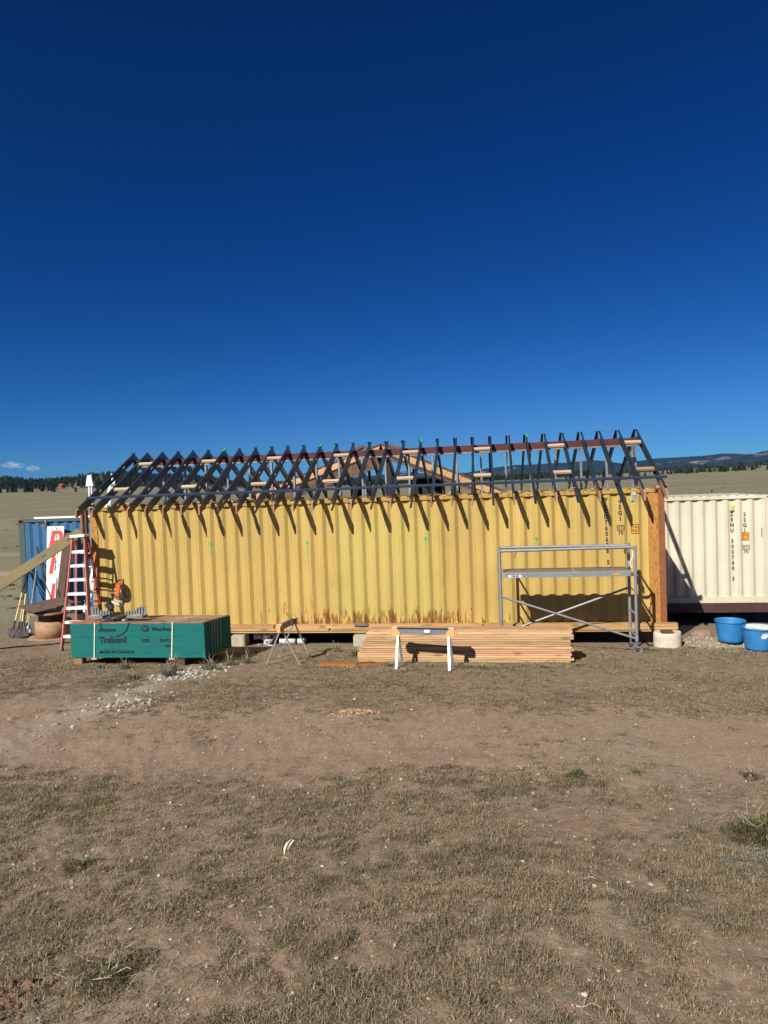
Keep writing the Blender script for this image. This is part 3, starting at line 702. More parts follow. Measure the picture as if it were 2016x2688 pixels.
# footings
def footing_round(x, y, r_, h, lab):
    t = thing('concrete_footing', lab, 'footing', (x, y, yard_z(x, y-.2)-.04), 'concrete footings under the containers')
    m = MB().lathe([(r_*1.0, 0), (r_*1.0, h*.86), (r_*.985, h*.93), (r_*.94, h)], n=48)
    for i, v in enumerate(m.v):
        jj = mnoise.noise((v[0]*5, v[1]*5, v[2]*4))*.012; m.v[i] = (v[0]*(1+jj*2), v[1]*(1+jj*2), v[2]+(jj if v[2] > .1 else 0))
    m.build('pier', MT['concrete'], t)
    MB().box((-.13, -.20, h), (.08, -.02, h+.012)).build('steel_shim', MT['casting'], t); MB().box((-.15, -.21, h+.014), (.06, -.07, h+.05)).build('wood_shim', MT['brown_old'], t)
footing_round(12.12, -.30, .255, .31, 'round cream concrete footing under the right end of the container')
for x, lab in ((6.08, 'square concrete footing block behind the left end of the lumber pile'), (3.42, 'concrete footing block beside the right end of the green stack')):
    z0 = yard_z(x, -.2)-.04; t = thing('concrete_footing', lab, 'footing', (x, -.18, z0), 'concrete footings under the containers')
    bm = bmesh.new(); bmesh.ops.create_cube(bm, size=1, matrix=Matrix.Translation((0, .1, .135)) @ Matrix.Diagonal((.30, .3, .27, 1))); bmesh.ops.bevel(bm, geom=bm.edges[:], offset=.02, segments=2, affect='EDGES')
    me = bpy.data.meshes.new('pier'); bm.to_mesh(me); bm.free(); link('pier', me, MT['concrete_dull'], t)
for i, x in enumerate((10.2,)):
    o = MB().box((-.16, -.1, 0), (.16, .2, .6)).build('concrete_footing', MT['concrete'], None, (x, 3.6, -.64)); setp(o, 'concrete block in the dark gap at the left under the cream container', 'footing', 'concrete footings under the containers')

# ------------------------------------------------------------------ green OSB stack
OX, OY, OZ, OL, OD, OH = 1.13, -2.60, .335, 2.60, 1.24, .625
def osb_z(y): return -.080*(y-0)      # stack leans back with the slope, local coordinates
os_ = thing('panel_stack', 'strapped stack of green edged OSB sheets with printed lettering', 'lumber', (OX, OY, OZ))
NSH = 16
for i in range(NSH):      # sheets grouped where the edges can be told apart
    z0 = OH*i/NSH; z1 = OH*(i+1)/NSH-.0025; j = random.uniform(-.004, .004); e = random.uniform(-.003, .003)
    top = i == NSH-1
    P = [(e, j, z0+osb_z(j)), (OL+e, j, z0+osb_z(j)), (OL+e, OD+j, z0+osb_z(OD)), (e, OD+j, z0+osb_z(OD)), (e, j, z1+osb_z(j)), (OL+e, j, z1+osb_z(j)), (OL+e, OD+j, z1+osb_z(OD)), (e, OD+j, z1+osb_z(OD))]
    o = MB().hexa(P).build('panel', MT['green_osb'], os_)
    if top:
        o.data.materials.append(MT['osb_top'])
        for p in o.data.polygons:
            if p.normal.z > .9: p.material_index = 1
# slightly shifted bare top sheet lip
MB().hexa([(-.012, -.006, OH+osb_z(0)), (OL-.02, -.006, OH+osb_z(0)), (OL-.02, OD, OH+osb_z(OD)), (-.012, OD, OH+osb_z(OD)), (-.012, -.006, OH+.012), (OL-.02, -.006, OH+.012), (OL-.02, OD, OH+.012+osb_z(OD)), (-.012, OD, OH+.012+osb_z(OD))]).build('top_sheet', MT['osb_top'], os_)
def otext(s, size, x, z, sx=1., bold=0., align='LEFT', name='printed_lettering'):
    me = text_mesh(s, size, sx, bold, align); o = link(name, me, MT['ink_soft'], os_, (x, -.0085, z)); return o
otext('INNOVATING', .062, .565, .505, .86, .003); otext('Trubord', .150, .565, .325, 1.03, .0075); otext('MADE IN CANADA', .080, .565, .105, 1.0, .0015)
otext('West Fraser', .088, 1.60, .52, .95, .004); otext('OSB', .078, 1.395, .315, 1.05, .002); otext('48 PCS', .078, 1.74, .315, 1.0, .002); otext('19/32', .075, 1.83, .215, 1.0, .002)
lg = MB()
for (r_, w_) in ((.062, 1.25),):
    pts = [(math.cos(t)**1*r_*w_*(1 if abs(math.cos(t)) < .9 else .97), math.sin(t)*r_) for t in np.linspace(0, 2*math.pi, 25)[:-1]]
me = flat([pts]); link('printed_logo', me, MT['ink_soft'], os_, (1.475, -.0085, .535))
me = flat([rectp(-.045, -.006, .045, .006), rectp(-.04, .018, .04, .024), rectp(-.04, -.026, .04, -.020)]); link('printed_logo', me, MT['green_osb'], os_, (1.475, -.0105, .535))
for x in (.49, 2.00):
    st = MB(); st.bar((x+.01, -.010, OH+.018), (x-.035, -.010, -.012), .018, .003, up=(0, 1, 0)); st.bar((x+.01, -.01, OH+.016), (x+.01, OD, OH+.016+osb_z(OD)), .018, .003)
    st.build('strap', MT['strap'], os_); MB().box((x-.085, -.02, -.035), (x+.02, .03, -.006)).build('strap_guard', MT['lumber_pale'], os_)
for y in (.34, .46, .58, .74):
    st = MB(); st.bar((OL+.006, y, OH-.01+osb_z(y)), (OL+.006, y-.03, -.005+osb_z(y)), .016, .003, up=(1, 0, 0)); st.build('strap', MT['galv2'], os_)
for x, yy in ((.02, .02), (2.02, .02), (.02, OD-.2), (2.02, OD-.2)):
    z1 = osb_z(yy)-.003; h = z1+OZ-yard_z(OX+x, OY+yy)+.03
    MB().box((x+.01, yy+.01, z1-h), (x+.17, yy+.14, z1)).build('dunnage_block', MT['lumber_v'] if x < 1 else MT['brown_old'], os_)

# ------------------------------------------------------------------ miter saw on the stack
def otop(y): return OZ+OH+.014+osb_z(y-OY)
sx, sy = 1.86, -2.22; sz = otop(sy)+.004
ms = thing('miter_saw', 'orange and black miter saw with head raised on the green stack', 'saw', (sx, sy, sz))
b = MB(); b.lathe([(.17, .03), (.18, .045), (.18, .075), (.165, .085)], (0, 0, 0), 28); b.box((-.13, -.22, .02), (.05, -.1, .07)); b.box((-.26, -.12, 0), (-.14, .12, .06)); b.box((.14, -.12, 0), (.26, .12, .06)); b.box((-.2, -.06, .0), (.2, .08, .035)); b.build('base', MT['blacksteel'], ms)
for sg in (-1, 1):
    w = MB(); w.prism([(sg*.24, .055), (sg*.545, .055), (sg*.565, .095), (sg*.24, .10)], -.11, 'y', .09); w.bar((sg*.14, .02, .04), (sg*.36, .02, .06), .05, .035)
    w.build('extension_table', MT['grey_cast'], ms)
    fn = MB(); fn.prism([(sg*.13, .10), (sg*.56, .10), (sg*.565, .245), (sg*.44, .245), (sg*.36, .175), (sg*.22, .17), (sg*.13, .125)], .03, 'y', .045)
    for k_ in range(7): fn.box((sg*(.17+k_*.055)-.006, .012, .10), (sg*(.17+k_*.055)+.006, .03, .165 if k_ < 4 else .235))
    fn.build('fence', MT['grey_cast'], ms)
    MB().box((sg*.42-.10, -.115, .100), (sg*.42+.10, .0, .106)).build('fence_plate', MT['beige_cast'], ms)
MB().tube([(-.22, -.16, .03), (-.10, -.20, .02), (.05, -.17, .03)], .018, 8).build('foot', MT['grey_cast'], ms); MB().lathe([(.045, 0), (.06, .01), (.06, .04), (.03, .05)], (.22, -.13, 0), 14).build('foot', MT['grey_cast'], ms)
a = MB(); a.bar((-.16, .06, .05), (-.21, .10, .36), .08, .10); a.tube([(-.24, .02, .30), (-.15, .02, .20), (-.08, .02, .10)], .035, 10); a.tube([(-.10, .0, .22), (-.16, .0, .30)], .05, 12); a.build('pivot_arm', MT['blacksteel'], ms)
a = MB(); a.bar((-.10, .10, .34), (.07, .08, .30), .10, .12); a.tube([(-.12, .04, .35), (-.05, .02, .30), (.04, .02, .28)], .02, 8); a.build('bevel_housing', MT['beige_cast'], ms)
n_ = Vector((.97, .05, .24)).normalized(); c_ = Vector((.185, .0, .50))
def disc(c, n, r_, t, nseg=36):
    n = Vector(n).normalized(); x = n.orthogonal().normalized(); y = n.cross(x); m = MB()
    ring = lambda rr, o: [c+n*o+(x*math.cos(2*math.pi*k/nseg)+y*math.sin(2*math.pi*k/nseg))*rr for k in range(nseg)]
    V = ring(r_*.97, -t/2)+ring(r_, -t*.3)+ring(r_, t*.3)+ring(r_*.97, t/2); F = []
    for j in range(3):
        for k in range(nseg): F.append((j*nseg+k, j*nseg+(k+1) % nseg, (j+1)*nseg+(k+1) % nseg, (j+1)*nseg+k))
    m.add(V, F, True); m.add(ring(r_*.97, -t/2), [tuple(range(nseg))]); m.add(ring(r_*.97, t/2), [tuple(range(nseg))]); return m
disc(c_, n_, .178, .035).build('blade_guard', MT['guard'], ms); disc(c_-n_*.03, n_, .15, .03).build('upper_guard', MT['blacksteel'], ms); disc(c_+n_*.022, n_, .09, .012).build('guard_hub', MT['steel_dark'], ms); disc(c_+n_*.03, n_, .02, .014, 12).build('arbor_bolt', MT['grey_cast'], ms)
a = MB(); a.tube([c_-n_*.04, c_-n_*.12+Vector((0, 0, .03)), c_-n_*.19+Vector((0, 0, .05))], [.088, .088, .07], 18); a.build('motor', MT['orange_plastic'], ms)
a = MB(); a.tube([c_-n_*.19+Vector((0, 0, .05)), c_-n_*.27+Vector((0, 0, .07))], [.062, .055], 16); a.build('motor_cap', MT['blacksteel'], ms)
a = MB(); a.bar(c_-n_*.12+Vector((0, -.02, .0)), c_-n_*.07+Vector((.0, -.04, .21)), .12, .11); a.build('handle_body', MT['orange_plastic'], ms)
a = MB(); h0 = c_-n_*.09+Vector((0, -.03, .20)); a.tube([h0+Vector((-.06, 0, -.02)), h0+Vector((-.055, 0, .07)), h0+Vector((.075, 0, .085)), h0+Vector((.07, 0, -.02))], .02, 8); a.build('grip', MT['blacksteel'], ms)
a = MB(); a.tube([c_-n_*.05+Vector((0, 0, -.16)), (.08, .02, .33), (.02, .05, .30)], .03, 10); a.build('lift_arm', MT['grey_cast'], ms)
cw = MB(); zt = OZ+OH+.026
yf = OY-.013
pts = [(sx-.26, sy-.15, otop(sy-.15)+.012), (1.76, OY+.10, zt+.003), (1.74, OY-.012, zt-.01), (1.78, yf, .84), (1.92, yf, .765), (2.03, yf, .735), (2.14, yf, .765), (2.24, yf, .84), (2.31, OY-.008, zt-.004), (2.42, OY+.08, zt), (2.62, OY+.20, otop(OY+.2)+.006), (2.80, OY+.22, otop(OY+.22)+.006), (2.95, OY+.10, otop(OY+.1)+.006)]
def smooth_pts(pts, n=6):
    P = [Vector(p) for p in pts]; out = []
    for i in range(len(P)-1):
        p0, p1, p2, p3 = P[max(i-1, 0)], P[i], P[i+1], P[min(i+2, len(P)-1)]
        for k in range(n):
            t = k/n; out.append(.5*((2*p1)+(p2-p0)*t+(2*p0-5*p1+4*p2-p3)*t*t+(3*p1-p0-3*p2+p3)*t**3))
    return out+[P[-1]]
cw.tube(smooth_pts(pts), .0065, 6); setp(cw.build('power_cord', MT['blacksteel']), 'thin black saw cord drooping over the front of the green stack', 'cord')
rd_ = MB(); rd_.bar((1.05, -2.50, otop(-2.5)+.01), (1.75, -2.42, otop(-2.42)+.01), .05, .012); setp(rd_.build('red_strip', MT['red_sign']), 'flat dull red strip lying on the stack left of the saw', 'strip')
for i, (x, y) in enumerate(((2.98, -2.1), (3.05, -2.02), (2.90, -2.05))):
    setp(MB().bar((x, y, otop(y)+.008), (x+.08, y+.05, otop(y)+.012), .03, .014).build('offcut', MT['lumber_pale'], None), ('middle of three pale offcuts on top of the green stack', 'rightmost of three pale offcuts on top of the green stack', 'leftmost of three pale offcuts on top of the green stack')[i], 'wood scrap', 'offcuts on the green stack')

# ------------------------------------------------------------------ lumber pile
PX0, PX1, PY, PZ = 6.43, 10.11, -2.30, .195
pile = thing('lumber_pile', 'neat pile of fresh fir boards on blocks in front of the container', 'lumber', (PX0, PY, PZ))
NL = 13; lh = .0408
board_meshes = {}
for L_ in range(NL):
    z = L_*(lh-.0005)
    left = .03 if L_ in (0,) else 0 if L_ < 4 else .03 if L_ < 6 else .05+.018*(L_-5)
    for c_i in range(5):
        if L_ > 9 and c_i == 4: continue
        x0 = left+random.uniform(-.012, .02)+(.02 if c_i else 0); ln = PX1-PX0+random.choice((-.02, -.015, 0, 0, .035))-x0
        y0 = c_i*.142+random.uniform(-.006, .006) if c_i else random.uniform(-.014, .012)
        key = round(ln, 1)
        m = MB(); bz = -.012 if False else 0; bow = random.uniform(-.004, .004)
        n_seg = 6; V = []
        for k_ in range(n_seg+1):
            t = k_/n_seg; bb = bow*math.sin(t*math.pi)
            for (yy, zz) in ((0, 0), (.138, 0), (.138, lh-.003), (.003, lh-.0015), (0, lh-.005)): V.append((t*ln, yy+bb, zz-(.0 if zz < .01 else .006)))
        F = [(j*5+q, j*5+(q+1) % 5, (j+1)*5+(q+1) % 5, (j+1)*5+q) for j in range(n_seg) for q in range(5)]+[(0, 1, 2, 3, 4), tuple(range(n_seg*5, n_seg*5+5))[::-1]]
        m.add(V, F); o = m.build('board', MT['lumber_pile'], pile, (x0, y0, z-.008*x0))
        o.rotation_euler[1] = .004
for x in (1.02, 2.82, 3.4, .3):
    z1 = -.002; h = PZ-yard_z(PX0+x, PY)+.03
    MB().box((x, .02, -h-.02), (x+.085, .66, -.016)).build('support_block', MT['brown_old'], pile)

# ------------------------------------------------------------------ sawhorses
def sawhorse(label, a, b, feet, ztops, lit):
    """a,b: beam end points (bottom centre); feet: four foot points near a (2) and near b (2)"""
    t = thing('sawhorse', label, 'sawhorse', ((a[0]+b[0])/2, (a[1]+b[1])/2, yard_z((a[0]+b[0])/2, (a[1]+b[1])/2)), 'folding steel sawhorses')
    off = Vector(t.location); A = Vector(a)-off; B = Vector(b)-off; d = (B-A).normalized(); s_ = d.cross(Vector((0, 0, 1))).normalized(); up = Vector((0, 0, 1))
    def hx(p0, p1, w, z0, z1, m, name, par=t):
        return MB().hexa([p0-s_*w+up*z0, p1-s_*w+up*z0, p1+s_*w+up*z0, p0+s_*w+up*z0, p0-s_*w+up*z1, p1-s_*w+up*z1, p1+s_*w+up*z1, p0+s_*w+up*z1]).build(name, m, par)
    hx(A+d*.02, B-d*.02, .020, .022, .104, MT['horse_beam'], 'beam'); hx(A+d*.02, B-d*.02, .037, .115, .119, MT['blacksteel'], 'beam_top')
    for P_, sg in ((A, 1), (B, -1)):
        q = d*sg
        m = MB()
        prof = [(-.055, -.01), (.10, .0), (.10, .035), (.03, .125), (-.055, .125)]
        for side in (-1, 1):
            V = [P_+q*x+s_*side*.041+up*z for x, z in prof]+[P_+q*x+s_*side*.036+up*z for x, z in prof]
            m.add(V, [(0, 1, 2, 3, 4), (9, 8, 7, 6, 5)]+[(i, (i+1) % 5, (i+1) % 5+5, i+5) for i in range(5)])
        V = [P_-q*.055+s_*w+up*z for w, z in ((-.041, -.01), (.041, -.01), (.041, .125), (-.041, .125))]; V += [v+q*.006 for v in V]
        m.add(V, [(0, 1, 2, 3), (7, 6, 5, 4), (0, 4, 5, 1), (1, 5, 6, 2), (2, 6, 7, 3), (3, 7, 4, 0)])
        m.build('bracket', MT['horse_orange'], t)
        hx(P_-q*.09, P_-q*.058, .03, -.005, .10, MT['horse_orange'], 'bracket_stop')
        hx(P_-q*.04, P_+q*.05, .036, .1255, .131, MT['white_plain'], 'saddle')
    for i, ft in enumerate(feet):
        F_ = Vector(ft)-off; P_ = A if i < 2 else B; q = d if i < 2 else -d; side = 1 if (F_-P_).dot(s_) > 0 else -1
        top = P_+q*.05+s_*side*.026+up*.0
        m = MB(); m.bar(top, F_+up*.012, .036, .022, up=s_); lg_ = m.build('leg', MT['horse_leg'], t)
        m = MB(); m.box((F_.x-.035, F_.y-.03, F_.z-.004), (F_.x+.035, F_.y+.03, F_.z+.008)); m.build('foot', MT['blacksteel'] if lit else MT['horse_leg'], lg_)  # foot colour
    hx(A+d*.50, A+d*.60, .0372, .05, .10, MT['white_plain'], 'paper_label')
    return t
gz = yard_z
sawhorse('steel sawhorse with orange brackets seen side on before the lumber pile', (7.19, -2.78, .775), (8.14, -2.86, .77),
         [(7.22, -3.02, gz(7.2, -3.02)), (7.27, -2.56, gz(7.2, -2.56)), (8.10, -3.10, gz(8, -3.1)), (8.14, -2.66, gz(8, -2.66))], .1, True)
sawhorse('steel sawhorse seen end on between the green stack and the lumber pile', (5.09, -2.46, .77), (5.10, -1.58, .72),
         [(4.82, -2.44, gz(5, -2.44)), (5.41, -2.43, gz(5, -2.43)), (4.77, -1.58, gz(5, -1.58)), (5.39, -1.66, gz(5, -1.6))], .1, False)

# ------------------------------------------------------------------ rolling scaffold
sc = thing('rolling_scaffold', 'aluminium rolling scaffold with work platform and casters', 'scaffold', (10.1, -.95, 0))
so_ = Vector(sc.location); R_ = .027
def T(pts, r_=R_, name='tube', m=None, par=sc, n=10): return MB().tube([Vector(p)-so_ for p in pts], r_, n).build(name, m or MT['alu'], par)
FX, BX, FY, BY = 11.36, 11.33, -1.30, -.72
LX = 8.97
gF, gB = gz(FX, FY), gz(BX, BY)
Lp = {}
for side, X0_, in (('R', FX), ('L', LX)):
    for Y0_, zf in ((FY, gF), (BY, gB)):
        T([(X0_, Y0_, zf+.27), (X0_, Y0_, 2.03 if Y0_ == FY else 2.00)], R_+.002, 'upright')
        T([(X0_, Y0_, zf+.12), (X0_, Y0_, zf+.27)], .016, 'screw_jack', MT['galv2'])
        T([(X0_, Y0_, zf+.24), (X0_, Y0_, zf+.34)], .032, 'jack_nut')
        cst = MB(); cx, cy, cz = X0_-so_.x, Y0_-so_.y, zf-so_.z
        cst.box((cx-.045, cy-.045, cz+.115), (cx+.045, cy+.045, cz+.125)); cst.hexa([(cx-.03, cy-.03, cz+.06), (cx+.035, cy-.03, cz+.06), (cx+.035, cy-.024, cz+.06), (cx-.03, cy-.024, cz+.06), (cx-.04, cy-.04, cz+.115), (cx+.04, cy-.04, cz+.115), (cx+.04, cy-.024, cz+.115), (cx-.04, cy-.024, cz+.115)])
        cst.box((cx-.03, cy+.024, cz+.05), (cx+.035, cy+.03, cz+.115)); cst.box((cx+.03, cy-.03, cz+.085), (cx+.11, cy+.03, cz+.097))
        c0 = cst.build('caster', MT['steel_dark'], sc)
        disc(Vector((cx+.03, cy, cz+.068)), (.3, 1, 0), .075, .045, 24).build('wheel', MT['rubber'], c0)
        T([(X0_, Y0_, 1.49), (X0_, Y0_, 1.60)], .031, 'collar'); T([(X0_, Y0_, .78), (X0_, Y0_, .84)], .030, 'collar'); T([(X0_, Y0_, 1.96), (X0_, Y0_, 2.04)], .031, 'collar')
    for z in (.40, .80, 1.22, 1.52, 2.0): T([(X0_, FY, z), (X0_, BY, z)], .019, 'rung')
T([(LX-.01, FY, 2.0), (FX+.01, FY, 2.02)], R_, 'guard_rail'); T([(LX-.01, BY, 2.01), (FX+.01, BY, 2.00)], R_, 'guard_rail')
T([(LX, FY, 1.16), (11.34, FY+.0, .37)], .021, 'cross_brace'); T([(LX+.05, BY, .36), (BX, BY, 1.20)], .021, 'cross_brace')
T([(LX+.02, BY-.04, .345), (LX+.28, BY-.04, .44)], .03, 'brace_clamp', MT['alu_white'])
for yy in (FY+.02, BY-.02):
    MB().box((LX+.05-so_.x, yy-.02-so_.y, 1.545), (FX-.07-so_.x, yy+.02-so_.y, 1.60)).build('platform_rail', MT['alu'], sc)
    MB().box((LX+.05-so_.x, yy-.024-so_.y, 1.500), (FX-.07-so_.x, yy+.016-so_.y, 1.543)).build('platform_rail', MT['alu'], sc)
MB().box((LX+.06-so_.x, FY+.045-so_.y, 1.585), (10.28-so_.x, BY-.045-so_.y, 1.603)).build('deck', MT['decktop'], sc)
MB().box((10.33-so_.x, FY+.045-so_.y, 1.585), (FX-.08-so_.x, BY-.045-so_.y, 1.603)).build('deck', MT['decktop'], sc)
MB().box((10.285-so_.x, FY+.04-so_.y, 1.59), (10.325-so_.x, BY-.04-so_.y, 1.608)).build('deck_joint', MT['alu'], sc)
lb = MB().box((9.12-so_.x, FY-.008-so_.y, 1.508), (9.36-so_.x, FY-.005-so_.y, 1.548)).build('label_plate', MT['white_plain'], sc)
link('label_lettering', text_mesh('WERNER', .042, .85, .002), plain('navy_print', (.01, .03, .12), .6), sc, (9.24-so_.x, FY-.0095-so_.y, 1.528))
MB().box((10.98-so_.x, FY-.008-so_.y, 1.52), (11.09-so_.x, FY-.005-so_.y, 1.552)).build('warning_label', MT['sticker'], sc)
T([(11.34, FY+.03, 1.98), (11.33, FY+.0, 1.86), (11.28, FY+.06, 1.74), (11.31, FY+.05, 1.64)], .011, 'hanging_strap', MT['alu_white'])
MB().box((11.27-so_.x, BY-.30-so_.y, 1.86), (11.30-so_.x, BY-.03-so_.y, 1.98)).build('gusset', MT['yellow_stud'], sc)
T([(9.28, FY, 1.985), (9.25, FY-.03, 1.92), (9.235, FY-.03, 1.87)], .008, 'zip_tie', MT['blacksteel'])

# ------------------------------------------------------------------ blue tubs
def tub(x, y, r_, h, lab, content=False):
    t = thing('plastic_tub', lab, 'tub', (x, y, gz(x, y)-.01+.03*math.exp(-((x-13.0)/.75)**2)), 'round blue feed tubs')
    b0 = r_*.80; pr = [(b0*.9, 0), (b0, .012)]
    for i in range(1, 10):
        z = .012+(h-.05)*i/9; rr = b0+(r_*.955-b0)*i/9; pr.append((rr, z))
    pr += [(r_*.955, h-.035), (r_, h-.03), (r_*1.005, h-.012), (r_*.985, h), (r_*.93, h-.004), (r_*.91, h-.04), (b0*.93, .03), (.01, .028)]
    m = MB().lathe(pr, n=48, cap=False); m.build('body', MT['tub'], t)
    for zz in (.135, .255):
        r0 = b0+(r_*.955-b0)*((zz-.012)/(h-.05)); MB().lathe([(r0, 0), (r0+.0035, .002), (r0+.0035, .006), (r0+.001, .008)], (0, 0, zz), 48, False).build('rib', MT['tub'], t)
    return t
t1 = tub(13.31, -.13, .275, .41, 'left of the two blue tubs, empty, beside the footing')
t2 = tub(13.62, -.68, .285, .41, 'right blue tub holding white foam pieces', True)
pm2 = MB()
for (a0, a1, r0, r1, z0, z1) in ((.2, 2.2, .06, .24, .35, .415), (2.5, 3.3, .05, .22, .37, .40), (-.5, .1, .07, .23, .36, .42)):
    n = 12; V = []
    for i in range(n+1):
        a = a0+(a1-a0)*i/n
        for rr, zz in ((r0, z0), (r1, z0+.01), (r1, z1), (r0, z1-.01)): V.append((rr*math.cos(a), rr*math.sin(a), zz))
    F = [(i*4+q, i*4+(q+1) % 4, i*4+4+(q+1) % 4, i*4+4+q) for i in range(n) for q in range(4)]+[(0, 1, 2, 3), (n*4+3, n*4+2, n*4+1, n*4)]
    m = MB().add(V, F); o = m.build('foam_piece', MT['white_plain'], None, t2.location); setp(o, {.2: 'large curved white foam ring in the right blue tub', 2.5: 'white foam piece at the left side of the right blue tub', -.5: 'white foam piece at the right edge of the right blue tub'}[a0], 'foam', 'white foam pieces in the tub')
lab_ = MB(); V = []
tornp = [(-.08, -.02), (-.05, -.055), (.03, -.05), (.06, -.01), (.10, .02), (.13, .05), (.02, .06), (-.02, .035), (-.05, .04), (-.06, .0)]
for (a, z) in tornp:
    ang = -math.pi/2+.05+a*3.2; rr = .285*.80+(.285*.955-.285*.8)*((.29+z)/.36)+.004; V.append((rr*math.cos(ang), rr*math.sin(ang), .29+z))
lab_.add(V, [tuple(range(len(V)))]); lab_.build('torn_label', MT['white_plain'], t2)
rk_ = MB()

# ------------------------------------------------------------------ red fibreglass stepladder
ld = thing('stepladder', 'red stepladder with white treads by the left corner of the yellow container', 'ladder', (0, -.5, 0))
lo_ = Vector(ld.location)
FLt, FLf, FRt, FRf = Vector((-.09, -.52, 2.42)), Vector((-.29, -.82, .045)), Vector((.215, -.56, 2.44)), Vector((.40, -.86, .045))
BLt, BLf, BRt, BRf = Vector((-.07, -.44, 2.36)), Vector((-.42, -.10, -.01)), Vector((.24, -.46, 2.36)), Vector((.285, -.05, -.01))
for a, b, mm in ((FLf, FLt, 'pink'), (FRf, FRt, 'pink')):
    o = MB().bar(a-lo_, b-lo_, .028, .075, up=(0, 1, .0)).build('front_rail', MT[mm], ld)
    MB().box((a.x-.03, a.y-.04-lo_.y, a.z-.02), (a.x+.03, a.y+.04-lo_.y, a.z+.03)).build('foot', MT['rubber'], o)
MB().bar(FRf-lo_+Vector((.022, .02, 0)), FRt-lo_+Vector((.022, .02, 0)), .012, .07, up=(0, 1, 0)).build('rail_flange', MT['maroon'], ld)
for a, b in ((BLf, BLt), (BRf, BRt)): MB().bar(a-lo_, b-lo_, .045, .03, up=(0, 1, 0)).build('rear_rail', MT['pink'] if a is BLf else MT['maroon'], ld)
for k_ in range(1, 8):
    t = k_*.3/2.4; a = FLf.lerp(FLt, t); b = FRf.lerp(FRt, t)
    o = MB().bar(a-lo_+Vector((.01, .02, 0)), b-lo_+Vector((-.01, .02, .0)), .085, .028).build('tread', MT['alu_white'], ld)
    MB().bar(a-lo_+Vector((.01, -.018, -.028)), b-lo_+Vector((-.01, -.018, -.028)), .01, .03).build('tread_lip', MT['alu_white'], o)
    if k_ % 2 == 1 or k_ > 3:
        a = BLf.lerp(BLt, t); b = BRf.lerp(BRt, t); MB().bar(a-lo_, b-lo_, .018, .022).build('rear_rung', MT['alu_white'], ld)
MB().bar(FLf.lerp(FLt, .125)-lo_+Vector((.03, .03, -.01)), FLf.lerp(FLt, .02)-lo_+Vector((.012, .03, 0)), .012, .012).build('brace', MT['alu'], ld)
MB().bar(FRf.lerp(FRt, .125)-lo_+Vector((-.03, .03, -.01)), FRf.lerp(FRt, .02)-lo_+Vector((-.012, .03, 0)), .012, .012).build('brace', MT['alu'], ld)
MB().hexa([Vector(p)-lo_ for p in ((-.11, -.60, 2.42), (.25, -.64, 2.44), (.26, -.42, 2.44), (-.10, -.38, 2.42), (-.11, -.60, 2.475), (.25, -.64, 2.495), (.26, -.42, 2.495), (-.10, -.38, 2.475))]).build('top_cap', MT['alu_white'], ld)

# long tan stud propped against the corner
a = Vector((-4.6, -1.9, -.0)); 
hi_ = Vector((-.03, -.32, 2.53)); lo2 = Vector((-1.53, -1.02, 1.47)); d = (lo2-hi_); end = hi_+d*(hi_.z+.05)/(-d.z)*1.0
end = hi_+d*2.35
ps = thing('propped_stud', 'long tan steel stud with punched holes leaning against the container corner', 'steel stud', (0, 0, 0))
def oriented_stud(p0, p1, w, dpt, name_m, parent):
    """C stud from p0 to p1 whose web (width w) faces the viewer"""
    d = (p1-p0); L_ = d.length; d.normalize(); nrm = Vector((0, -1, .0)); nrm = (nrm-d*nrm.dot(d)).normalized(); up = nrm.cross(d); up = up if up.z > 0 else -up
    m = MB()
    def piece(s0, s1, w0, w1, t0, t1):
        P = [p0+d*s+up*ww+nrm*t for t in (t0, t1) for s, ww in ((s0, w0), (s1, w0), (s1, w1), (s0, w1))]; m.hexa(P)
    s = .28; cur = 0
    while s < L_-.1:
        piece(cur, s-.05, -w/2, w/2, -.002, 0); piece(s-.05, s+.05, -w/2, -.022, -.002, 0); piece(s-.05, s+.05, .022, w/2, -.002, 0); cur = s+.05; s += .61
    piece(cur, L_, -w/2, w/2, -.002, 0); piece(0, L_, w/2, w/2+.002, -dpt, 0); piece(0, L_, -w/2-.002, -w/2, -dpt, 0)
    return m.build('channel', name_m, parent)
oriented_stud(hi_, end, .20, .05, MT['yellow_stud'], ps)

# red and white board leaning on the blue container
sg = thing('sign_board', 'tall white sign board with red letters leaning on the blue container', 'sign', (-2.78, 2.6, -.2))
so2 = Vector(sg.location)
SB = [Vector(p)-so2 for p in ((-3.02, 2.80, 2.545), (-2.515, 2.80, 2.535), (-2.63, 2.62, .42), (-3.05, 2.62, .42))]
m = MB(); V = SB+[p+Vector((0, .018, 0)) for p in SB]; m.add(V, [(0, 3, 2, 1), (4, 5, 6, 7), (0, 1, 5, 4), (1, 2, 6, 5), (2, 3, 7, 6), (3, 0, 4, 7)]); m.build('board', MT['white_plain'], sg)
def on_sign(u_, v_):   # u across 0..1 (left to right), v down 0..1
    a = SB[0].lerp(SB[3], v_); b = SB[1].lerp(SB[2], v_); p = a.lerp(b, u_); return p+Vector((0, -.004, 0))
def sign_poly(pts, m_, name): MB().add([on_sign(*p) for p in pts], [tuple(range(len(pts)))]).build(name, m_, sg)
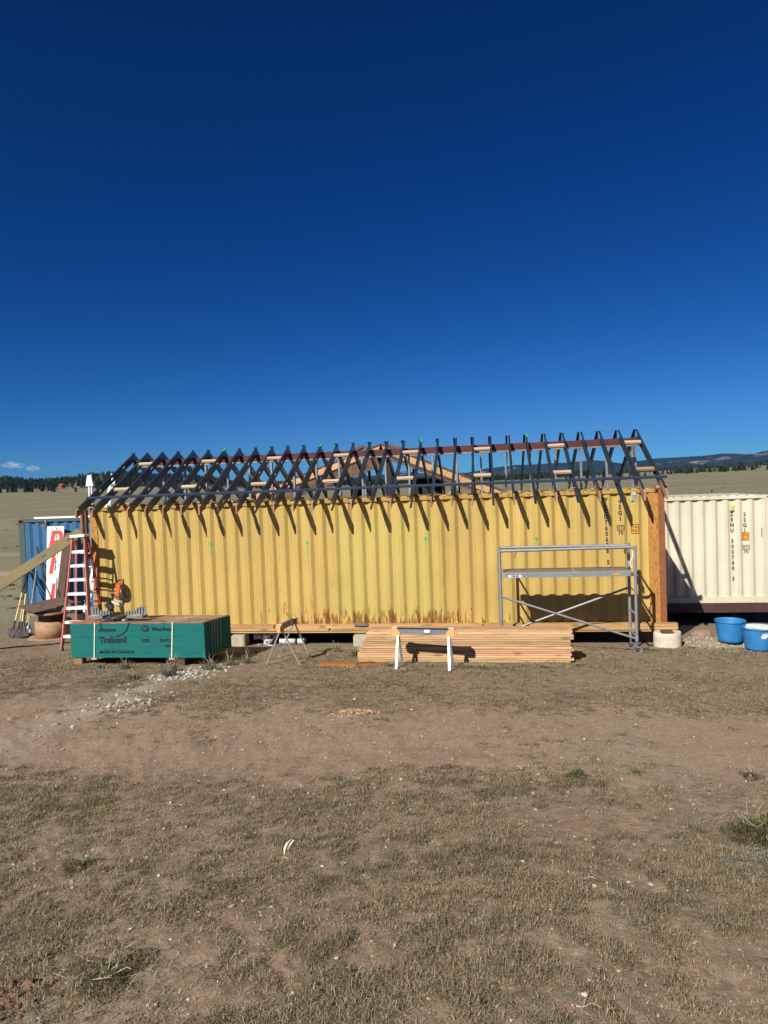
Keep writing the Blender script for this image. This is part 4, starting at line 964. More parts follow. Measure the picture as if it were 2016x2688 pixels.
# red R/P with slanted stem, then the slanted strokes below
sign_poly([(.30, .055), (.52, .055), (.36, .33), (.10, .33)][::-1], MT['red_sign'], 'red_letter')
arc = [(.50, .055), (.82, .055), (.95, .085), (.96, .15), (.88, .20), (.70, .225), (.44, .225), (.46, .182), (.62, .178), (.74, .160), (.76, .122), (.70, .100), (.52, .100)]
m = MB(); P_ = [on_sign(*p) for p in arc]; m.add(P_[0:4]+[P_[10], P_[11], P_[12]], [(0, 1, 2, 3, 4, 5, 6)]); m.add([P_[3], P_[4], P_[5], P_[8], P_[9], P_[10]], [(0, 1, 2, 3, 4, 5)]); m.add([P_[5], P_[6], P_[7], P_[8]], [(0, 1, 2, 3)]); m.build('red_letter', MT['red_sign'], sg)
sign_poly([(.36, .36), (.56, .36), (.42, .60), (.16, .60)][::-1], MT['red_sign'], 'red_letter'); sign_poly([(.42, .72), (.62, .72), (.52, 1.0), (.22, 1.0)][::-1], MT['red_sign'], 'red_letter')
for (u0, v0, u1, v1, w_) in ((.50, .01, .58, .03, .03), (.57, .02, .56, .045, .025), (.52, .09, .60, .20, .012), (.60, .10, .55, .19, .01), (.50, .42, .62, .44, .02), (.58, .40, .57, .56, .03), (.48, .46, .68, .45, .022), (.50, .50, .66, .53, .02), (.60, .52, .50, .55, .018), (.72, .50, .80, .48, .02), (.55, .34, .60, .35, .012), (.66, .30, .70, .40, .008), (.50, .60, .56, .62, .016), (.70, .68, .74, .72, .022), (.62, .80, .80, .86, .01)):
    p0, p1 = on_sign(u0, v0)+Vector((0, -.002, 0)), on_sign(u1, v1)+Vector((0, -.002, 0)); MB().bar(p0, p1, .004, w_*.6, up=(0, 0, 1)).build('paint_scrawl', MT['ink'], sg)
bt = MB().hexa([(-2.68, 2.30, -.2), (-2.46, 2.30, -.2), (-2.46, 2.38, -.2), (-2.68, 2.38, -.2), (-2.50, 2.74, 2.35), (-2.27, 2.74, 2.35), (-2.27, 2.82, 2.35), (-2.50, 2.82, 2.35)]).build('timber_post', MT['brown_old']); setp(bt, 'thick dark brown timber leaning on the blue container, right of the sign', 'timber')
nt_ = MB().bar((-3.30, 2.72, 2.0), (-3.12, 2.78, 1.0), .05, .03).build('bent_strap', MT['brown_old']); setp(nt_, 'narrow dark strip hanging on the blue wall left of the sign', 'strap')
# white trim lying on the blue roof, lamp
setp(MB().box((-3.47, 2.90, 2.748), (-.35, 2.99, 2.80)).build('roof_trim', MT['alu_white']), 'white metal trim lying along the roof edge of the blue container', 'trim')
fl = thing('flood_lamp', 'small dark flood lamp hung from the top edge of the blue container', 'lamp', (-3.12, 2.86, 2.60))
MB().box((-.09, -.06, -.03), (.09, .03, .04)).build('housing', MT['steel_dark'], fl); MB().box((-.075, -.075, -.05), (.075, -.02, -.028)).build('lens', MT['galv2'], fl); MB().bar((0, .02, .03), (0, .05, .12), .03, .02).build('arm', MT['steel_dark'], fl)

# white extension ladder standing in the gap behind
el = thing('extension_ladder', 'white extension ladder leaning in the gap beside the blue container', 'ladder', (-1.08, 2.65, -.4))
eo = Vector(el.location); e0, e1 = Vector((-1.30, 2.5, -.30)), Vector((-.80, 2.68, 4.0)); e0 = Vector((-1.18+.0, 2.5, .2)); 
e0 = Vector((-1.94, 2.62, .25)); e1 = Vector((-.93, 2.62, 3.88))
for dy in (0, .14): MB().bar(e0-eo+Vector((0, dy, 0)), e1-eo+Vector((0, dy, 0)), .03, .07, up=(1, 0, 0)).build('rail', MT['alu_white'], el)
for k_ in range(1, 13):
    p = e0.lerp(e1, k_/13)-eo; MB().bar(p+Vector((-.10, .07, 0)), p+Vector((.10, .07, 0)), .03, .03).build('rung', MT['alu_white'], el)
wp = thing('folded_ladder', 'white folded ladder standing upright behind the left end of the roof', 'ladder', (-1.60, 2.62, -.35))
for dx in (-.045, .03): MB().box((dx, 0, 0), (dx+.03, .06, 4.05)).build('rail', MT['alu_white'], wp)
MB().hexa([(-.10, -.02, 3.93), (.11, -.02, 3.93), (.11, .08, 3.93), (-.10, .08, 3.93), (-.05, -.01, 4.22), (.05, -.01, 4.22), (.05, .07, 4.22), (-.05, .07, 4.22)]).build('top_cap', MT['alu_white'], wp)
MB().box((.052, -.012, 4.06), (.09, .06, 4.26)).build('cap_end', MT['rubber'], wp)
for z in np.arange(.3, 3.9, .3): MB().box((-.045, .01, z), (.06, .05, z+.03)).build('rung', MT['alu_white'], wp)

# ------------------------------------------------------------------ wooden reel with boards on it
rl = thing('wooden_reel', 'plywood cable reel standing beside the shovels', 'reel', (-1.93, 1.30, gz(-1.9, 1.3)))
MB().lathe([(.40, .055), (.415, .06), (.415, .44), (.40, .445)], (0, 0, 0), 40).build('drum', MT['ply'], rl); MB().lathe([(.30, .445), (.30, .64)], (-.04, 0, 0), 32).build('core', MT['cardboard'], rl)
MB().lathe([(.56, .64), (.565, .665), (.56, .69)], (-.02, 0, 0), 40).build('flange', MT['ply'], rl); MB().lathe([(.58, 0), (.585, .025), (.58, .05)], (0, 0, 0), 40).build('flange', MT['ply'], rl)
bz = rl.location.z+.69
cb_ = thing('plywood_cover', 'warped brown board lying tilted on top of the cable reel', 'board', (-1.95, 1.2, bz))
MB().hexa([(-.63, -.30, .155), (.02, -.62, .05), (.74, -.05, .21), (.08, .42, .27), (-.63, -.30, .167), (.02, -.62, .062), (.74, -.05, .222), (.08, .42, .282)]).build('board', MT['cardboard'], cb_)
sx_ = MB().add([(-.22, -.28, .164), (-.10, -.14, .206), (-.02, -.18, .203), (-.04, -.20, .200), (-.10, -.165, .201), (-.20, -.285, .163)], [(0, 1, 2, 3, 4, 5)]).build('crack_mark', MT['ink'], cb_)
for i in range(16):
    x = random.uniform(-.42, .08); y = -.36+random.uniform(-.05, .08)-abs(x)*.0
    o = MB().hexa([tuple(Vector((a*random.uniform(.5, 1), b*random.uniform(.6, 1), c*random.uniform(.6, 1)))) for a, b, c in ((-.06, -.04, -.02), (.06, -.04, -.02), (.06, .04, -.02), (-.06, .04, -.02), (-.06, -.04, .03), (.06, -.04, .03), (.06, .04, .03), (-.06, .04, .03))]).build('wood_chunk', MT['lumber_pale'] if i % 3 else MT['concrete'], None, (-1.95+x, 1.2+y+.1, bz+.03+random.uniform(0, .045)))
    o.rotation_euler = (random.uniform(-.3, .3), random.uniform(-.3, .3), random.uniform(0, 3)); setp(o, 'broken pale wood chunk under the brown board on the reel', 'wood scrap', 'chunks piled on the reel')
setp(MB().box((-1.62, 1.0, bz+.002), (-1.25, 1.45, bz+.18)).build('box', MT['decktop']), 'dark wooden box under the right half of the tilted brown board', 'box')

# ------------------------------------------------------------------ shovels and tools leaning on the blue container
def lean_tool(name, label, cat, foot, top, hm, kind, grip=False, r_=.016, hb=.30):
    t = thing(name, label, cat, foot, 'hand tools leaning by the blue container'); A = Vector((0, 0, 0)); B = Vector(top)-Vector(foot); d = B.normalized()
    if kind in ('round', 'square'):
        s_ = Vector((1, 0, 0)); s_ = (s_-d*s_.dot(d)).normalized(); n = s_.cross(d)
        w = .115; pts = ([(-.02, -.02), (-.09, .07), (-w, .16), (-w, .30), (0, .31), (w, .30), (w, .16), (.09, .07), (.02, -.02)] if kind == 'round' else [(-w-.01, 0), (-w, .30), (0, .31), (w, .30), (w+.01, 0)])
        V = []; 
        for x, s in pts: V.append(s_*x+d*s+n*(.035*(abs(x)/w)**2))
        V2 = [v-n*.004 for v in V]; m = MB(); k_ = len(V)
        mid = d*.15; c0 = len(pts)
        m.add(V+[mid]+V2+[mid-n*.004], [(i, (i+1) % k_, k_) for i in range(k_)]+[((i+1) % k_+k_+1, i+k_+1, 2*k_+1) for i in range(k_)]+[(i, i+k_+1, (i+1) % k_+k_+1, (i+1) % k_) for i in range(k_)])
        m.build('blade', MT['steel_dark'], t); MB().tube([d*.26, d*.52], [.022, .019], 10).build('socket', MT['blacksteel'], t); s0 = d*.50
    elif kind == 'bar': s0 = d*.0; MB().tube([d*-.02, d*.08], [.006, .02], 8).build('tip', MT['steel_dark'], t)
    elif kind == 'rake':
        MB().bar(d*.02-Vector((.18, 0, 0)), d*.02+Vector((.18, 0, 0)), .02, .03).build('head', MT['steel_dark'], t); s0 = d*.03
    else: s0 = d*0
    MB().tube([s0, B], r_, 10).build('handle', hm, t)
    if grip: MB().tube([B*grip, B*1.005], r_*1.3, 10).build('grip', MT['blacksteel'], t)
    return t
G = lambda x, y: (x, y, gz(x, y)+.01)
lean_tool('shovel', 'leftmost shovel, yellow handle and grey round blade', 'shovel', G(-3.03, 1.2), (-3.66, 2.86, 1.55), MT['handle_yellow'], 'round', .58)
lean_tool('shovel', 'thin pale ash handled shovel, second from the left', 'shovel', G(-2.90, 1.25), (-3.70, 2.86, 1.33), MT['handle_pale'], 'square', .55, .012)
lean_tool('shovel', 'shovel with long pale yellow handle and dark flat blade, third from the left', 'shovel', G(-2.78, 1.2), (-3.68, 2.87, 1.44), MT['handle_yellow'], 'square', .60)
lean_tool('shovel', 'shovel with bright yellow handle just left of the silver bar', 'shovel', G(-2.66, 1.15), (-3.44, 2.86, 1.15), plain('bright_yellow_handle', (.50, .42, .08), .5), 'square', .66)
lean_tool('digging_bar', 'long silver steel bar leaning beside the reel', 'steel bar', G(-2.60, 1.2), (-3.40, 2.88, 1.69), MT['alu'], 'bar', False, .017)
lean_tool('spade', 'dark handled spade leaning against the left post of the blue container', 'spade', G(-3.05, 1.7), (-3.80, 2.86, 1.45), MT['blacksteel'], 'none', False, .02)
lean_tool('rod', 'thin grey rod leaning across the white sign board', 'rod', G(-2.20, 1.7), (-2.70, 2.64, 1.17), MT['steel_dark'], 'bar', False, .012)
for i, (x, y) in enumerate(((-2.92, 1.75), (-2.72, 1.9))):
    m = MB().lathe([(.05, 0), (.07, .02), (.085, .22), (.02, .26)], (0, 0, 0), 14); o = m.build('sack', MT['white_plain'], None, (x, y, gz(x, y))); setp(o, ('pale sack standing behind the shovel blades', 'pale sack between the silver bar and the reel')[i], 'sack')

# ------------------------------------------------------------------ drain pipes and scraps near the crawl space
def pipe(label, p0, p1, r_, m_, grp='pipes under the yellow container', elbow=False):
    p0, p1 = Vector(p0), Vector(p1); t = thing('drain_pipe', label, 'pipe', p0, grp); B = p1-p0; d = B.normalized()
    x = d.orthogonal().normalized(); y = d.cross(x); n = 20; V = []
    for rr, s in ((r_, 0), (r_, B.length), (r_*.82, B.length), (r_*.82, 0)):
        V += [d*s+(x*math.cos(2*math.pi*k_/n)+y*math.sin(2*math.pi*k_/n))*rr for k_ in range(n)]
    F = [(j*n+k_, j*n+(k_+1) % n, ((j+1) % 4)*n+(k_+1) % n, ((j+1) % 4)*n+k_) for j in range(4) for k_ in range(n)]
    MB().add(V, F, True).build('barrel', m_, t)
    MB().lathe([(r_*1.0, 0), (r_*1.13, .002), (r_*1.13, .045), (r_, .047)], (0, 0, 0), n, False).build('collar', m_, t).rotation_euler = d.to_track_quat('Z', 'Y').to_euler()
g0 = gz(4.2, .2)
pipe('white pipe stub at the left of the pipe heap', (3.60, .25, g0+.16), (3.80, .32, g0+.16), .085, MT['pvc']); pipe('white pipe elbow end facing out, upper one of the heap', (4.05, .10, g0+.17), (4.10, .5, g0+.17), .07, MT['pvc'])
pipe('white pipe end facing out, lower one of the heap', (3.98, .0, g0+.06), (4.04, .5, g0+.06), .062, MT['pvc']); pipe('white pipe lying lengthwise at the right of the heap', (4.25, .12, g0+.075), (4.60, .10, g0+.07), .065, MT['pvc'])
pipe('short white pipe fitting, rightmost of the heap', (4.66, .12, g0+.075), (4.80, .10, g0+.075), .07, MT['pvc']); pipe('white pipe fitting leaning behind the sawhorse leg', (3.86, .22, g0+.12), (3.96, .10, g0+.26), .07, MT['pvc'])
pipe('long black pipe lying in the shade under the container', (2.55, .55, g0+.14), (3.45, .50, g0+.14), .07, plain('black_pipe', (.035, .037, .04), .5))
pipe('upright dark pipe stub beside the white pipes', (3.42, .02, gz(3.4, 0)-.05), (3.42, .02, gz(3.4, 0)+.27), .05, plain('grey_black_pipe', (.05, .05, .055), .5))
pipe('grey pipe lying in front of the white fittings', (3.80, -.05, g0+.02), (4.35, -.10, g0+.02), .022, MT['galv2'])
for i, (x0, y0, x1, y1, lab) in enumerate(((5.83, -2.63, 6.50, -2.68, 'orange cedar board on the ground left of the lumber pile'), (6.52, -2.66, 6.98, -2.70, 'shorter orange cedar board end to end with the other by the pile'))):
    z = gz(x0, y0)+.03; o = MB().bar((x0, y0, z), (x1, y1, z+.002), .085, .05).build('scrap_board', MT['orange_wood']); setp(o, lab, 'board')
for i, (x, y, w, lab) in enumerate(((13.02, .62, .22, 'brown flat stone behind the left blue tub'),)):
    bm = bmesh.new(); bmesh.ops.create_icosphere(bm, subdivisions=3, radius=1)
    for v in bm.verts: v.co = Vector((v.co.x*w, v.co.y*.14, v.co.z*.10))*(1+.15*mnoise.noise(v.co*2.2))
    me = bpy.data.meshes.new('stone'); bm.to_mesh(me); bm.free(); o = link('stone', me, plain('brown_stone', (.24, .15, .11), .9, 0, .2, 12), None, (x, y, gz(x, y)+.05)); setp(o, lab, 'stone')
# pale bone-like split branch in the foreground
bn = thing('bleached_stick', 'bleached split stick standing out of the grass in the foreground', 'stick', (7.42, -9.78, terrain_z(7.42, -9.78)))
MB().tube([(0, 0, 0), (-.005, .03, .02), (.0, .065, .035), (.014, .115, .042)], [.003, .009, .010, .003], 8).build('prong', plain('bleached_wood', (.72, .66, .46), .7), bn)
MB().tube([(.006, .02, .0), (.018, .07, .022), (.032, .115, .035)], [.003, .008, .007], 8).build('prong', MT['white_plain'], bn)

# ------------------------------------------------------------------ stones, clods, pebbles
def rock_me(seed, sub=1):
    bm = bmesh.new(); bmesh.ops.create_icosphere(bm, subdivisions=sub, radius=1); o = Vector((seed*3.1, seed*1.7, 0))
    for v in bm.verts: v.co = v.co*(1+.45*mnoise.noise(v.co*1.1+o)); v.co.z *= .65
    V = np.array([v.co[:] for v in bm.verts]); F = np.array([[q.index for q in p.verts] for p in bm.faces]); bm.free(); return V, F
def scatter(name, label, cat, protos, pts, mat, kind='stuff'):
    """pts: list of (x,y,z,scale(3),rot)"""
    VV = []; FF = []; n = 0
    for i, (x, y, z, s, a) in enumerate(pts):
        V, F = protos[i % len(protos)]; c, s_ = math.cos(a), math.sin(a)
        W_ = V*np.array(s); VV.append(np.stack([W_[:, 0]*c-W_[:, 1]*s_+x, W_[:, 0]*s_+W_[:, 1]*c+y, W_[:, 2]+z], 1)); FF.append(F+n); n += len(V)
    me = bpy.data.meshes.new(name); me.from_pydata(np.concatenate(VV).tolist(), [], np.concatenate(FF).tolist()); o = link(name, me, mat); setp(o, label, cat, None, kind); return o
protos = [rock_me(i) for i in range(8)]
pts = []
def tz(x, y): return terrain_z(x, y)
for i in range(2600):
    t = random.random()
    y = -2.4-5.2*t**1.1; cx = 3.72+.1*math.sin(y*2)+(.0 if y > -6.2 else (.3*(-6.2-y)*-.2)); w = .28 if y > -4.2 else .40
    x = cx+random.gauss(0, w*.8)+.1; dens = (.75 if -4.1 < y < -3.1 else .42 if -6.1 < y < -5.4 else .12 if y > -5.4 else .03)
    if random.random() > dens: continue
    s = random.choice((.006, .009, .012, .018, .032))*random.uniform(.7, 1.3); pts.append((x, y, tz(x, y)+s*.2, (s, s*random.uniform(.6, 1), s), random.uniform(0, 6.3)))
k = N('chalk_stone'); k.set(k.ramp(k.noise(k.pos(), 9, 4), [(.32, (.20, .18, .14)), (.5, (.36, .34, .27)), (.68, (.56, .54, .46))]), .9, 0, .2); MT['chalk'] = k.m
scatter('gravel', 'pale chalky rubble trail running from the green stack towards the left', 'gravel', protos, pts, MT['chalk'])
pts = []
for i in range(5200):
    y = random.uniform(-11.9, -.4); w_ = 2.6+.62*(y+14.1); x = 8.2+(y+11.5)*-.05+random.uniform(-1, 1)*w_
    s = abs(random.gauss(0, .005))+.0025; 
    if random.random() < .012: s *= 2.2
    pts.append((x, y, tz(x, y)+s*.25, (s*1.4, s, s*.8), random.uniform(0, 6.3)))
k = N('pebble'); k.set(k.ramp(k.noise(k.pos(), 37, 2), [(.35, (.17, .12, .085)), (.5, (.34, .28, .20)), (.68, (.62, .56, .44))]), .9, 0, .2)
scatter('pebbles', 'scattered small pebbles and clods over the bare soil', 'pebbles', protos[:4], pts, k.m)
pts = []
for i in range(15000):
    y = random.uniform(-11.9, -3.0); w_ = 2.2+.60*(y+14.1); x = 8.2+(y+11.5)*-.05+random.uniform(-1, 1)*w_
    if mnoise.noise((x*1.6, y*1.6, 33)) < -.12+random.uniform(-.15, .15): continue
    s = abs(random.gauss(0, .0032))+.0018; pts.append((x, y, tz(x, y)+s*.2, (s*1.4, s, s*.9), random.uniform(0, 6.3)))
k = N('crumb'); k.set(k.ramp(k.noise(k.pos(), 41, 2), [(.35, (.15, .105, .072)), (.6, (.27, .20, .14))]), .95, 0, .1)
scatter('soil_crumbs', 'loose crumbs of dry brown soil between the grass', 'soil crumbs', [rock_me(50, 0), rock_me(51, 0), rock_me(52, 0)], pts, k.m)
pts = []
for i in range(900):
    x = random.gauss(13.2, .8); y = random.gauss(-.15, .35)
    if x < 12.42: continue
    s = random.uniform(.006, .022); pts.append((x, y, tz(x, y)+s*.3, (s, s*.8, s*.8), random.uniform(0, 6.3)))
scatter('gravel', 'grey crushed gravel around the blue tubs', 'gravel', protos, pts, MT['chalk'])
pts = []
for i in range(170):
    a = random.random(); x = 6.72+.10*a+random.gauss(0, .05); y = -11.42+random.gauss(0, .07); s = abs(random.gauss(0, .009))+.003
    pts.append((x-.1, y, tz(x, y)+s*.5, (s, s, s), random.uniform(0, 6.3)))
k = N('red_clod'); k.set(k.ramp(k.noise(k.pos(), 20, 3), [(.35, (.10, .05, .032)), (.65, (.24, .135, .085))]), .95, 0, .1)
scatter('clods', 'heap of reddish soil clods in the lower left corner', 'soil clods', protos, pts, k.m)
pts = []
for i in range(240):
    a = random.uniform(-1, 1); x = 7.15+a*.32; y = -6.0+random.gauss(0, .07)+.06*a; s = random.uniform(.008, .03)*(1-.5*abs(a)); pts.append((x, y, tz(x, y)+s*.2, (s*1.5, s, s*.7), random.uniform(0, 6.3)))
k = N('pink_rock'); k.set(k.ramp(k.noise(k.pos(), 14, 4), [(.35, (.30, .16, .09)), (.65, (.52, .33, .22))]), .95, 0, .1)
scatter('clods', 'low outcrop of pinkish crumbled rock in the middle of the track', 'rock', protos, pts, k.m)
for i, (x, y, s) in enumerate(((9.19, -11.02, .015), (7.9, -11.2, .011), (9.75, -7.6, .013), (10.15, -10.6, .012), (8.95, -11.35, .018), (6.75, -10.2, .011))):
    V_, F_ = rock_me(30+i, 2); me = bpy.data.meshes.new('pebble'); me.from_pydata((V_*s).tolist(), [], F_.tolist()); o = link('pebble', me, MT['chalk'], None, (x, y, tz(x, y)+s*.3)); setp(o, ('pale pebble on bare soil, right of centre near the bottom', 'pale pebble near the bottom centre on dark grass', 'pale pebble by the track at the right', 'pale pebble in the right foreground below the olive shrub', 'largest pale pebble at the bottom edge', 'pale pebble in the left foreground')[i], 'pebble', 'pale foreground pebbles')

pts = []
random.seed(5)
for i in range(2600):
    r_ = 24*math.exp(random.random()*3.2); a_ = random.uniform(-.85, .6); x = CAM.x+r_*math.sin(a_); y = CAM.y+r_*math.cos(a_)
    if y < 8 or mnoise.noise((x*.02, y*.05, 11)) < random.uniform(-.3, .35): continue
    s = random.uniform(.06, .22)*(1+r_/400); pts.append((x, y, terrain_z(x, y)+s*.15, (s*1.4, s, s*.6), random.uniform(0, 6.3)))
k = N('plain_bush'); k.set(k.ramp(k.noise(k.pos(), .8, 3), [(.35, (.045, .042, .022)), (.6, (.12, .10, .055))]), .95, 0, .1)
scatter('low_bushes', 'low dark tufts and bushes scattered across the far plain', 'bushes', [rock_me(60, 1), rock_me(61, 1), rock_me(62, 1)], pts, k.m)
# ------------------------------------------------------------------ grass
def blades_mesh(name, px, py, pz, h, lean, az, wid, col, mat, curl=.5):
    """3-point bent blades: two segments -> quad + tip triangle, vectorised"""
    n = len(px); dx, dy = np.cos(az), np.sin(az); wx, wy = -dy*wid/2, dx*wid/2
    b = np.stack([px, py, pz], 1); mid = b+np.stack([dx*lean*h*.45, dy*lean*h*.45, h*.62*np.sqrt(np.maximum(.05, 1-lean**2*.8))], 1)
    tip = b+np.stack([dx*lean*h*(1.0+curl*.3), dy*lean*h*(1+curl*.3), h*np.maximum(.12, 1-lean*.85*(.6+curl))], 1)
    wv = np.stack([wx, wy, np.zeros(n)], 1)
    V = np.stack([b-wv, b+wv, mid+wv*.8, mid-wv*.8, tip], 1).reshape(-1, 3)
    me = bpy.data.meshes.new(name); nv = 5*n; me.vertices.add(nv); me.vertices.foreach_set('co', V.ravel())
    base = (np.arange(n)*5)[:, None]
    loops = np.concatenate([base+np.array([0, 1, 2, 3]), base+np.array([3, 2, 4])], 1).ravel()
    me.loops.add(7*n); me.loops.foreach_set('vertex_index', loops)
    me.polygons.add(2*n); ls = np.stack([np.arange(n)*7, np.arange(n)*7+4], 1).ravel(); me.polygons.foreach_set('loop_start', ls)
    me.update(calc_edges=True)
    ca = me.color_attributes.new('tint', 'FLOAT_COLOR', 'POINT'); c4 = np.ones((n, 5, 4)); c4[:, :, :3] = col[:, None, :]; ca.data.foreach_set('color', c4.ravel())
    return me
k = N('dry_grass'); at = k.n('Attribute'); at.attribute_name = 'tint'; k.set(at.outputs['Color'], .8, 0, .15)
MT['grass'] = k.m
def vnoise(x, y, sc, o=0.): return np.array([mnoise.noise((a*sc, b*sc, o)) for a, b in zip(x, y)])
def tz_arr(x, y): return np.array([terrain_z(a, b) for a, b in zip(x, y)])
palette = np.array([(.30, .25, .165), (.37, .315, .215), (.225, .18, .12), (.165, .15, .095), (.135, .13, .088), (.19, .175, .125), (.26, .215, .14), (.10, .085, .06), (.44, .39, .28)])*np.array((.86, .81, .735))
def turf_patch(name, label, y0, y1, ntuft, per, hr, sparse_track=True, wid=(.0022, .0045)):
    X_ = []; Y_ = []
    ys = rng.uniform(y0, y1, ntuft*3); half = 1.9+.60*(ys+14.1)*.98; xs = CAM.x-.5-.157*(ys+14.1)+rng.uniform(-1, 1, len(ys))*half
    d1 = vnoise(xs, ys, 1.1, 1.5); d2 = vnoise(xs, ys, 4.2, 8.); d3 = vnoise(xs, ys, .45, 3.)
    dens = (.64-.04*np.clip((ys+9.5), 0, 1))+1.3*d1+1.4*d2+.7*d3+1.1*vnoise(xs, ys, 9., 60.)
    wob = vnoise(xs, ys, .8, 20.)*1.0; yy = ys+wob
    tr = np.clip((yy+8.5)/.5, 0, 1)*np.clip((-5.3-yy)/.8, 0, 1); dens -= tr*1.15
    dens -= .6*np.exp(-((xs-3.75)/.4)**2)*(ys < -2.6)*(ys > -7.5)
    keep = rng.uniform(0, 1, len(ys)) < np.clip(dens, .02, 1); xs, ys = xs[keep][:ntuft], ys[keep][:ntuft]
    zs = tz_arr(xs, ys); n = len(xs)*per; tx = np.repeat(xs, per)+rng.normal(0, .011, n); ty = np.repeat(ys, per)+rng.normal(0, .011, n); tzv = np.repeat(zs, per)-.003
    hh = rng.uniform(*hr, n)*np.repeat(rng.uniform(.55, 1.2, len(xs))*(1+.9*np.clip(dens[keep][:ntuft]-.5, -.4, .6)), per); lean = np.clip(rng.normal(.74, .22, n), .1, .98); az = rng.uniform(0, 2*np.pi, n)
    cls = vnoise(xs, ys, 1.7, 40.)+rng.normal(0, .12, len(xs)); gi = np.where(cls > .12, 1, 0)
    ci = np.where(np.repeat(gi, per) == 1, rng.choice([3, 4, 5, 6, 0, 7, 2], n, p=[.20, .12, .20, .16, .14, .08, .10]), rng.choice([0, 1, 2, 3, 6, 5, 7, 8], n, p=[.24, .15, .18, .08, .17, .06, .07, .05]))
    col = palette[ci]*rng.uniform(.8, 1.2, (n, 1)); w = rng.uniform(*wid, n)
    me = blades_mesh(name, tx, ty, tzv, hh, lean, az, w, col, None); o = link(name, me, MT['grass']); setp(o, label, 'grass', None, 'stuff')
turf_patch('grass', 'short dry greyish grass covering the near foreground', -12.2, -8.2, 46000, 11, (.013, .046), wid=(.0017, .0036))
turf_patch('grass', 'sparse dry grass over the vehicle track and yard', -8.4, -4.2, 26000, 8, (.012, .038), wid=(.0022, .0045))
turf_patch('grass', 'thin dry grass in front of the containers', -4.4, -.5, 24000, 7, (.014, .045), wid=(.003, .006))
# dead straw litter lying flat
n = 60000; ys = rng.uniform(-12.1, -4, n); half = 1.9+.6*(ys+14.1); xs = CAM.x-.5-.157*(ys+14.1)+rng.uniform(-1, 1, n)*half
me = blades_mesh('straw_litter', xs, ys, tz_arr(xs, ys)+.004, rng.uniform(.012, .05, n), np.full(n, .97), rng.uniform(0, 6.28, n), rng.uniform(.0018, .004, n), palette[rng.choice([1, 8, 0, 2], n)]*rng.uniform(.8, 1.25, (n, 1)), None)
o = link('straw_litter', me, MT['grass']); setp(o, 'broken pale straw lying over the ground', 'litter', None, 'stuff')

# individual weeds and shrubs
def plant(name, label, x, y, n, h, spread, cols, w=.003, leanr=(.1, .8), group=None, stems=0, dome=False):
    if dome:
        uu = rng.normal(0, 1, (n, 3)); uu /= np.linalg.norm(uu, axis=1)[:, None]; rr_ = rng.uniform(.35, 1, n)**.6*(1+.35*np.sin(np.arctan2(uu[:, 1], uu[:, 0])*3+x*7))
        px = x+uu[:, 0]*rr_*spread*.75; py = y+uu[:, 1]*rr_*spread*.75; z = tz_arr(px, py)+np.abs(uu[:, 2])*rr_*h*.85-.003
    else:
        px = x+rng.normal(0, spread*.35, n); py = y+rng.normal(0, spread*.35, n); z = tz_arr(px, py)-.005
    az = np.arctan2(py-y, px-x)+rng.normal(0, .6, n); C_ = np.array(cols)
    t = thing(name, label, 'plant', (x, y, terrain_z(x, y)), group); off = np.array(t.location)
    me = blades_mesh('leaves', px-off[0], py-off[1], z-off[2], rng.uniform(.45, 1, n)*(h*.28 if dome else h), rng.uniform(*leanr, n), az, rng.uniform(.6, 1.3, n)*w, C_[rng.integers(0, len(C_), n)]*rng.uniform(.75, 1.2, (n, 1)), None)
    link('leaves', me, MT['grass'], t)
    for i in range(stems):
        a = random.uniform(0, 6.28); r1 = random.uniform(.3, 1)*spread; hh = h*random.uniform(.9, 1.5)
        m = MB().tube([(0, 0, 0), (r1*.35*math.cos(a), r1*.35*math.sin(a), hh*.4), (r1*.6*math.cos(a+.5), r1*.6*math.sin(a+.5), hh*.55), (r1*.9*math.cos(a+.2), r1*.9*math.sin(a+.2), hh*.8)], [.003, .0022, .0016, .0008], 5)
        if random.random() < .6: m.tube([(r1*.35*math.cos(a), r1*.35*math.sin(a), hh*.4), (r1*.6*math.cos(a+1), r1*.6*math.sin(a+1), hh*.75)], [.0025, .001], 4)
        m.build('twig', MT['twig'], t)
    return t
MT['twig'] = plain('pale_dead_twig', (.50, .43, .31), .8)
OLV = [(.13, .115, .045), (.19, .15, .055), (.085, .09, .045), (.06, .065, .04)]; SAGE = [(.14, .16, .125), (.09, .11, .085), (.19, .20, .155)]; GRN = [(.065, .085, .035), (.095, .115, .05), (.22, .20, .08), (.05, .065, .03)]; STR = [(.36, .31, .20), (.24, .205, .125), (.17, .15, .09)]
DK = [(.10, .085, .05), (.065, .06, .04), (.15, .125, .08)]
plant('rabbitbrush', 'yellow-tipped olive shrub at the right edge of the foreground', 10.58, -9.28, 3600, .17, .30, OLV, .004, (.1, .9), None, 7, True)
plant('sage_clump', 'grey-green sage patch beneath the olive shrub at the right edge', 10.45, -9.66, 2600, .05, .40, SAGE, .0045, (.2, .95), None, 0, True)
plant('weed', 'green weed with yellow flower heads at the near edge of the track', 9.50, -8.12, 1300, .08, .15, GRN, .0035, (.1, .8), None, 0, True)
plant('weed', 'low dark green weed left of the yellow-flowered one', 9.33, -8.22, 500, .04, .12, GRN[:2], .0035, (.3, .95), None, 0, True)
plant('weed', 'small green weed right of the yellow-flowered one by the track', 10.02, -7.98, 350, .05, .09, GRN, .0035, (.2, .9), None, 0, True)
plant('weed', 'brown-green weed at the right edge beside the track', 10.95, -7.95, 800, .07, .13, DK, .0035, (.2, .9), None, 2, True)
plant('weed', 'tiny dark twiggy weed at the upper edge of the near grass', 9.02, -8.0, 220, .05, .09, DK, .003, (.2, .9), None, 1, True)
